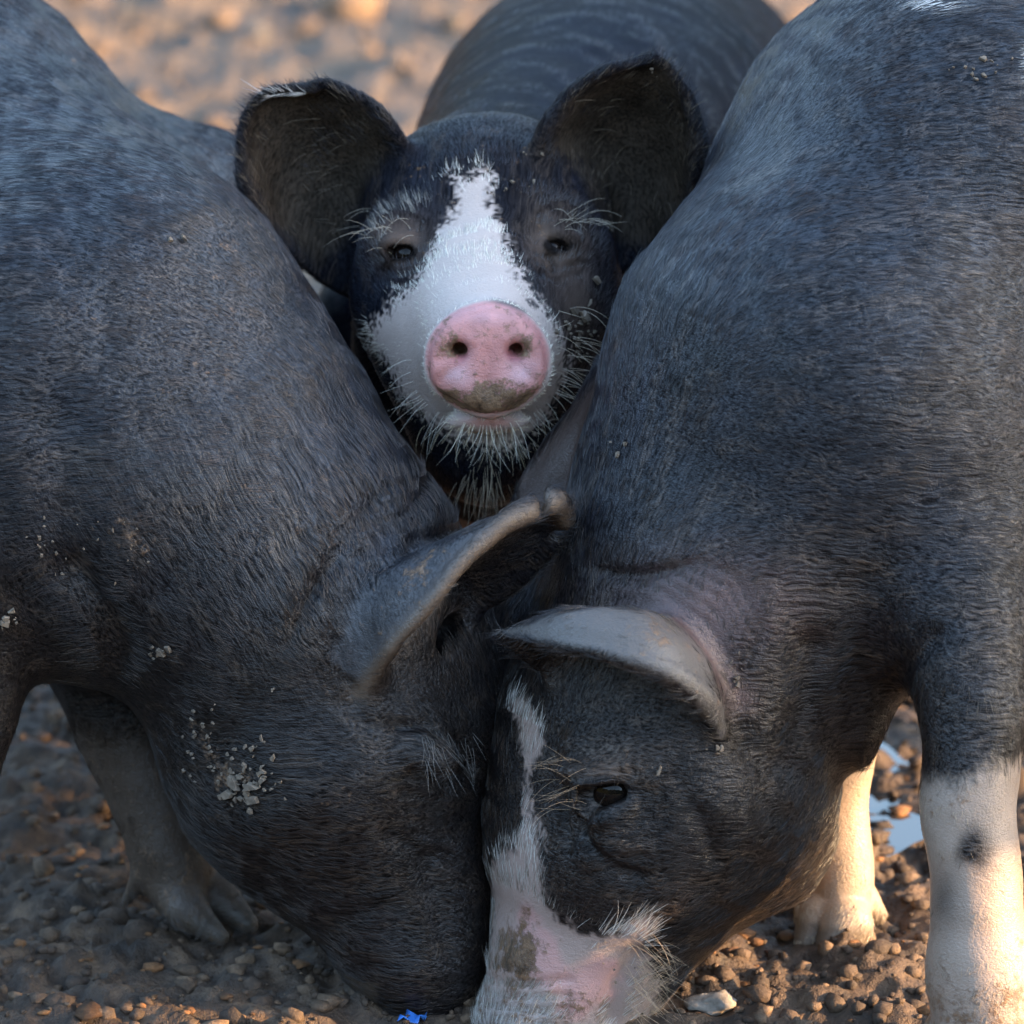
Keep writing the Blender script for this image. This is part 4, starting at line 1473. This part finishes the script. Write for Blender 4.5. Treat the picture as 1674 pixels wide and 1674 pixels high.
def paintB(V, n, px, py):
    col, mud, wet, keep, hc, hl, n1, n2, r = base_paint(V, n, px, py, 57, 0.08, 0.0)
    hc = hc * np.array((0.6, 0.72, 0.95))
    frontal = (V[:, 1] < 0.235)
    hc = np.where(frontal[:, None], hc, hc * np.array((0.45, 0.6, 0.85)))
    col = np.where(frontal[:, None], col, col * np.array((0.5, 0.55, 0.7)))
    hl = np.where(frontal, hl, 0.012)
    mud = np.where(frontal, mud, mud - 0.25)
    face = frontal & (px > 590) & (px < 1000) & (py > 270)
    hl = np.where(frontal, 0.010, hl)
    b = smooth(7, -7, polysd(px, py, BLZ) + 9 * n2 + 24 * (r - 0.5)) * face * (V[:, 1] < 0.22)
    col = blend(col, WHITE_SKIN, b)
    hc = blend(hc, np.array(WHITE_HAIR), b)
    hc = hc * (1 - 0.45 * b * r ** 2)[:, None]
    cream = smooth(640, 730, py) * b
    hc = blend(hc, (0.72, 0.58, 0.38), cream * 0.7)
    hl = hl + 0.003 * b + 0.001 * cream
    dsd = polysd(px, py, DISC)
    dk = smooth(3, -3, dsd) * (V[:, 1] < 0.045)
    keep = keep * (1 - smooth(4, -3, dsd) * (V[:, 1] < 0.05))
    hl = np.where(frontal, hl * (0.5 + 0.5 * smooth(0, 110, dsd)), hl)
    pink = np.array((0.50, 0.215, 0.20))[None] * (1 + 0.22 * n2 + 0.12 * fbm(V, 130, 2, 77))[:, None]
    pale = np.exp(-(((px - 752) / 22) ** 2 + ((py - 615) / 20) ** 2)) + np.exp(-(((px - 850) / 24) ** 2 + ((py - 612) / 20) ** 2)) + 0.5 * np.exp(-(((px - 795) / 60) ** 2 + ((py - 515) / 16) ** 2))
    pink = pink + np.array((0.10, 0.13, 0.16))[None] * np.clip(pale, 0, 1)[:, None]
    col = col * (1 - dk)[:, None] + pink * dk[:, None]
    nz = np.minimum(np.hypot((px - 748) / 1.15, py - 580), np.hypot((px - 842) / 1.15, py - 578))
    col = blend(col, (0.33, 0.12, 0.13), dk * smooth(20, 10, nz) * 0.8)
    lip = np.exp(-(((px - 800) / 42) ** 2 + ((py - 690) / 12) ** 2)) * (V[:, 1] < 0.08) * (1 - dk)
    col = blend(col, (0.50, 0.25, 0.22), np.clip(lip * 1.2, 0, 1))
    keep = keep * (1 - np.clip(lip * 1.3, 0, 1))
    wet = np.clip(dk + lip, 0, 1) * 0.8
    lowmud = np.exp(-(((px - 800) / 50) ** 2 + ((py - 652) / 26) ** 2)) + 0.6 * np.exp(-(((px - 725) / 26) ** 2 + ((py - 645) / 16) ** 2))
    nosm = np.exp(-(((px - 735) / 20) ** 2 + ((py - 575) / 18) ** 2)) + np.exp(-(((px - 855) / 16) ** 2 + ((py - 572) / 14) ** 2)) + 0.5 * np.exp(-(((px - 800) / 45) ** 2 + ((py - 545) / 14) ** 2))
    rimm = np.exp(-((dsd + 4) / 10) ** 2) * smooth(560, 640, py)
    mud = mud * (1 - dk) + dk * (0.42 * lowmud + 0.34 * nosm + 0.10 * rimm + 0.19 + 0.14 * n2)
    col = blend(col, (0.34, 0.15, 0.11), dk * np.clip(0.5 * lowmud + 0.5 * nosm + 0.3 * rimm + 0.25 * n2, 0, 0.8))
    col = blend(col, (0.05, 0.04, 0.04), np.exp(-((dsd - 1) / 4) ** 2) * smooth(520, 505, py) * (V[:, 1] < 0.05) * smooth(-20, 20, px - 800 + 60 * n1) * 0.8)
    # dusty grey-brown skin round the eyes and the right cheek
    for cx, cy, sx, sy, kk in ((655, 395, 45, 42, .8), (905, 395, 48, 52, .9), (940, 500, 38, 70, .6)):
        e = np.exp(-(((px - cx) / sx) ** 2 + ((py - cy) / sy) ** 2)) * face * (1 - b)
        col = blend(col, np.array((0.13, 0.09, 0.07)), e * kk * np.clip(1 + 0.8 * n2, 0.2, 1))
        mud = mud + 0.16 * e
        keep = keep * (1 - 0.3 * e)
        hc = blend(hc, (0.20, 0.16, 0.13), e * 0.6)
    for cx, cy in ((656, 412), (912, 402)):
        keep = keep * smooth(0.9, 1.15, np.hypot((px - cx) / 32, (py - cy + 5) / 30))
        lid = smooth(1.25, 0.95, np.hypot((px - cx) / 24, (py - cy) / 13)) * face
        col = blend(col, (0.010, 0.008, 0.008), lid)
        mud = mud - 0.5 * lid
    streak = np.exp(-(linedist(px, py, [(700, 298), (745, 292)]) / 7) ** 2) * face
    hc = blend(hc, (0.75, 0.72, 0.65), streak * (r > 0.5))
    brow = np.exp(-(linedist(px, py, [(620, 385), (640, 350), (690, 345)]) / 14) ** 2) * face
    hc = blend(hc, (0.36, 0.33, 0.28), brow * (r > 0.6))
    hl = hl + 0.006 * brow
    # pale hairs inside the ears, pale ragged edge of the left one
    ew = np.maximum(smooth(12, -25, polysd(px, py, EAR1)), smooth(12, -25, polysd(px, py, EAR2))) * frontal
    ears = ew > 0.5
    ec = np.array((0.040, 0.031, 0.024))[None] * (1 + 0.4 * n2)[:, None]
    col = col * (1 - ew)[:, None] + ec * ew[:, None]
    hc = np.where((ears & (r > 0.78))[:, None], np.array((0.20, 0.16, 0.12))[None], hc)
    hl = np.where(ears, 0.015, hl)
    keep = np.where(ears, keep * 0.5, keep)
    ed = np.exp(-(linedist(px, py, [(430, 150), (500, 150), (520, 142)]) / 6) ** 2)
    hc = blend(hc, (0.75, 0.73, 0.70), ed * ears)
    # pale forelegs
    lg = ((V[:, 2] < 0.17) & (V[:, 1] < 0.6)) | ((np.abs(px - 775) < 26 + 6 * n2) & (py > 843) & (py < 1000) & (V[:, 1] > 0.2))
    col = np.where(lg[:, None], np.array(WHITE_SKIN)[None] * 0.7, col)
    hc = np.where(lg[:, None], np.array((0.6, 0.52, 0.45))[None], hc)
    return col, mud, wet, keep, hc, hl


pigB = empty('pig', P(1000, 265, 0.7) * (1, 1, 0))
tag(pigB, 'black pig looking straight out, broad white blaze, round pink snout and upright ears', 'pig', 'pigs crowded together in the mud')
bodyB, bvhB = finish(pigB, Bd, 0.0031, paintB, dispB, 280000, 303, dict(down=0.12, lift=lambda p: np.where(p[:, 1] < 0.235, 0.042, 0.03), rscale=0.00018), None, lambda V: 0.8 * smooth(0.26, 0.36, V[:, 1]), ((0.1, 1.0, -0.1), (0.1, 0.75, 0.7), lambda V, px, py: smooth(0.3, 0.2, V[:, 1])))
eyeball(eyeB1[0], eyeB1[1], pigB)
eyeball(eyeB2[0], eyeB2[1], pigB)
it = []
for _ in range(60):                              # beard
    x = random.gauss(800, 50)
    y = random.uniform(690, 735)
    it.append((x, y, (x - 800) / 90 + random.uniform(-.3, .3), 1.0, random.uniform(.010, .022), 0.15, random.uniform(-.7, .7), random.choice(((.72, .58, .38), (.8, .74, .62), (.5, .4, .27)))))
for _ in range(40):
    x = random.gauss(795, 22)
    it.append((x, random.uniform(760, 800), (x - 795) / 70 + random.uniform(-.2, .2), 1.0, random.uniform(.02, .036), 0.5, random.uniform(-.3, .3), (.36, .28, .19)))
for _ in range(45):                              # whiskers round the muzzle
    a = random.uniform(-0.35, math.pi + 0.35)
    x, y = 796 + 125 * math.cos(a), 600 + 95 * math.sin(a)
    it.append((x, y, math.cos(a), math.sin(a), random.uniform(.014, .032), 0.5, random.uniform(-.5, .5), (.8, .75, .64)))
for x0, y0, sg in ((630, 375, -1), (935, 360, 1)):   # brows
    for _ in range(18):
        x, y = x0 + random.gauss(0, 26), y0 + random.gauss(0, 16)
        it.append((x, y, sg * random.uniform(.4, 1.2), random.uniform(-.9, .1), random.uniform(.014, .03), 0.5, sg * random.uniform(-.3, .8), (.42, .36, .28)))
for _ in range(28):                               # right cheek
    x, y = random.uniform(905, 960), random.uniform(500, 680)
    it.append((x, y, 1, random.uniform(-.3, .5), random.uniform(.015, .03), 0.4, random.uniform(-.5, .5), (.6, .5, .38)))
for _ in range(46):                               # inside the ears
    x, y = random.uniform(930, 1100), random.uniform(130, 380)
    it.append((x, y, random.uniform(.1, .8), random.uniform(-1, -.3), random.uniform(.010, .022), 0.25, random.uniform(-.3, .3), (.2, .15, .10)))
for _ in range(40):
    x, y = random.uniform(410, 560), random.uniform(170, 400)
    it.append((x, y, -1, random.uniform(-.4, .2), random.uniform(.010, .02), 0.25, random.uniform(-.3, .3), (.17, .13, .09)))
bristles(pigB, 'whiskers', bvhB, it, 12)
flakes(pigB, bvhB, [(945, 540, 16, 26, 40, 5), (815, 312, 10, 8, 6, 3.5), (860, 305, 20, 5, 4, 4), (1060, 130, 12, 18, 3, 3), (860, 250, 20, 10, 3, 2)], 13)

# ------------------------------------------------------------------ small things on the ground
def stone(name, px, py, size, color, dark, label, cat, flat=0.6, seed=3, sub=3):
    c = G(px, py)
    c[2] = soil_height(np.array([c[0]]), np.array([c[1]]))[0] + size * 0.25
    V, F = lump(seed, sub, flat)
    V = V * np.array((1.25, 0.9, 1.0)) * size
    V += unit(V) * (size * 0.12 * noise(V / size, 3.1, seed))[:, None]
    o = mesh_obj(name, V, F, plain(name + '_surface', color, 0.85, 0.3, 90.0, dark, 0.003))
    o.location = c
    tag(o, label, cat)
    return o


stone('stone', 1166, 1655, 0.014, (0.33, 0.29, 0.25), (0.15, 0.125, 0.10), 'pale chalky stone on the dark soil beside the pink snout', 'stone')

# ------------------------------------------------------------------ unseen sheet on posts, added to the right to shade the pigs' backs
blocker = empty('sun_blocker', (5.5, -2.1, 0))
tag(blocker, 'unseen sloping sheet on posts added to block the low sun', 'sun_blocker')
BLOCKER_ROOF = plain('blocker_sheet', (0.20, 0.19, 0.18), 0.7, 0.4, 3.0, (0.12, 0.10, 0.09))
BLOCKER_WOOD = plain('blocker_wood', (0.22, 0.17, 0.12), 0.85, 0.3, 12.0, (0.10, 0.075, 0.05))
yy = np.linspace(-5.6, 1.4, 141)
zz = 0.018 * np.sign(np.sin(yy * 40)) * np.abs(np.sin(yy * 40)) ** 0.5
x0, z0, x1, z1 = 4.0, 1.10, 7.0, 2.85
V = []
for dz in (0.0, 0.012):
    for y_, c_ in zip(yy, zz):
        V += [(x0, y_, z0 + c_ + dz), (x1, y_, z1 + c_ + dz)]
F, m_ = [], len(yy)
for k in range(m_ - 1):
    a = 2 * k
    F += [(a, a + 1, a + 3, a + 2), (a + 2 * m_, a + 2 + 2 * m_, a + 3 + 2 * m_, a + 1 + 2 * m_),
          (a, a + 2, a + 2 + 2 * m_, a + 2 * m_), (a + 1, a + 1 + 2 * m_, a + 3 + 2 * m_, a + 3)]
mesh_obj('blocker_roof', V, F, BLOCKER_ROOF, blocker, smooth=False)
for x_, z_ in ((4.15, 1.25), (6.85, 2.72)):
    for y_ in (-5.4, 1.25):
        w = 0.05
        V = [(x_ + sx * w, y_ + sy * w, z) for z in (-0.05, z_) for sx, sy in ((-1, -1), (1, -1), (1, 1), (-1, 1))]
        mesh_obj('blocker_post', V, [(0, 3, 2, 1), (4, 5, 6, 7), (0, 1, 5, 4), (1, 2, 6, 5), (2, 3, 7, 6), (3, 0, 4, 7)], BLOCKER_WOOD, blocker, smooth=False)

# scrap of blue plastic trodden into the soil under the snouts
pb = G(672, 1668)
pb[2] = soil_height(np.array([pb[0]]), np.array([pb[1]]))[0] + 0.001
VV = []
for i in range(5):
    for j in range(4):
        VV.append((0.0052 * (i - 2) + 0.002 * (j % 2), 0.0045 * (j - 1.5), 0.004 * math.sin(i * 1.7 + j * 2.1)))
FF = [(i * 4 + j, i * 4 + 4 + j, i * 4 + 5 + j, i * 4 + 1 + j) for i in range(4) for j in range(3) if (i, j) not in ((0, 2), (3, 0))]
scrap = mesh_obj('plastic_scrap', VV, FF, plain('blue_plastic', (0.03, 0.17, 0.55), 0.3, 0.5))
scrap.location = pb
sol = scrap.modifiers.new('thickness', 'SOLIDIFY')
sol.thickness = 0.0008
tag(scrap, 'crumpled scrap of bright blue plastic on the soil beside the snouts', 'litter')
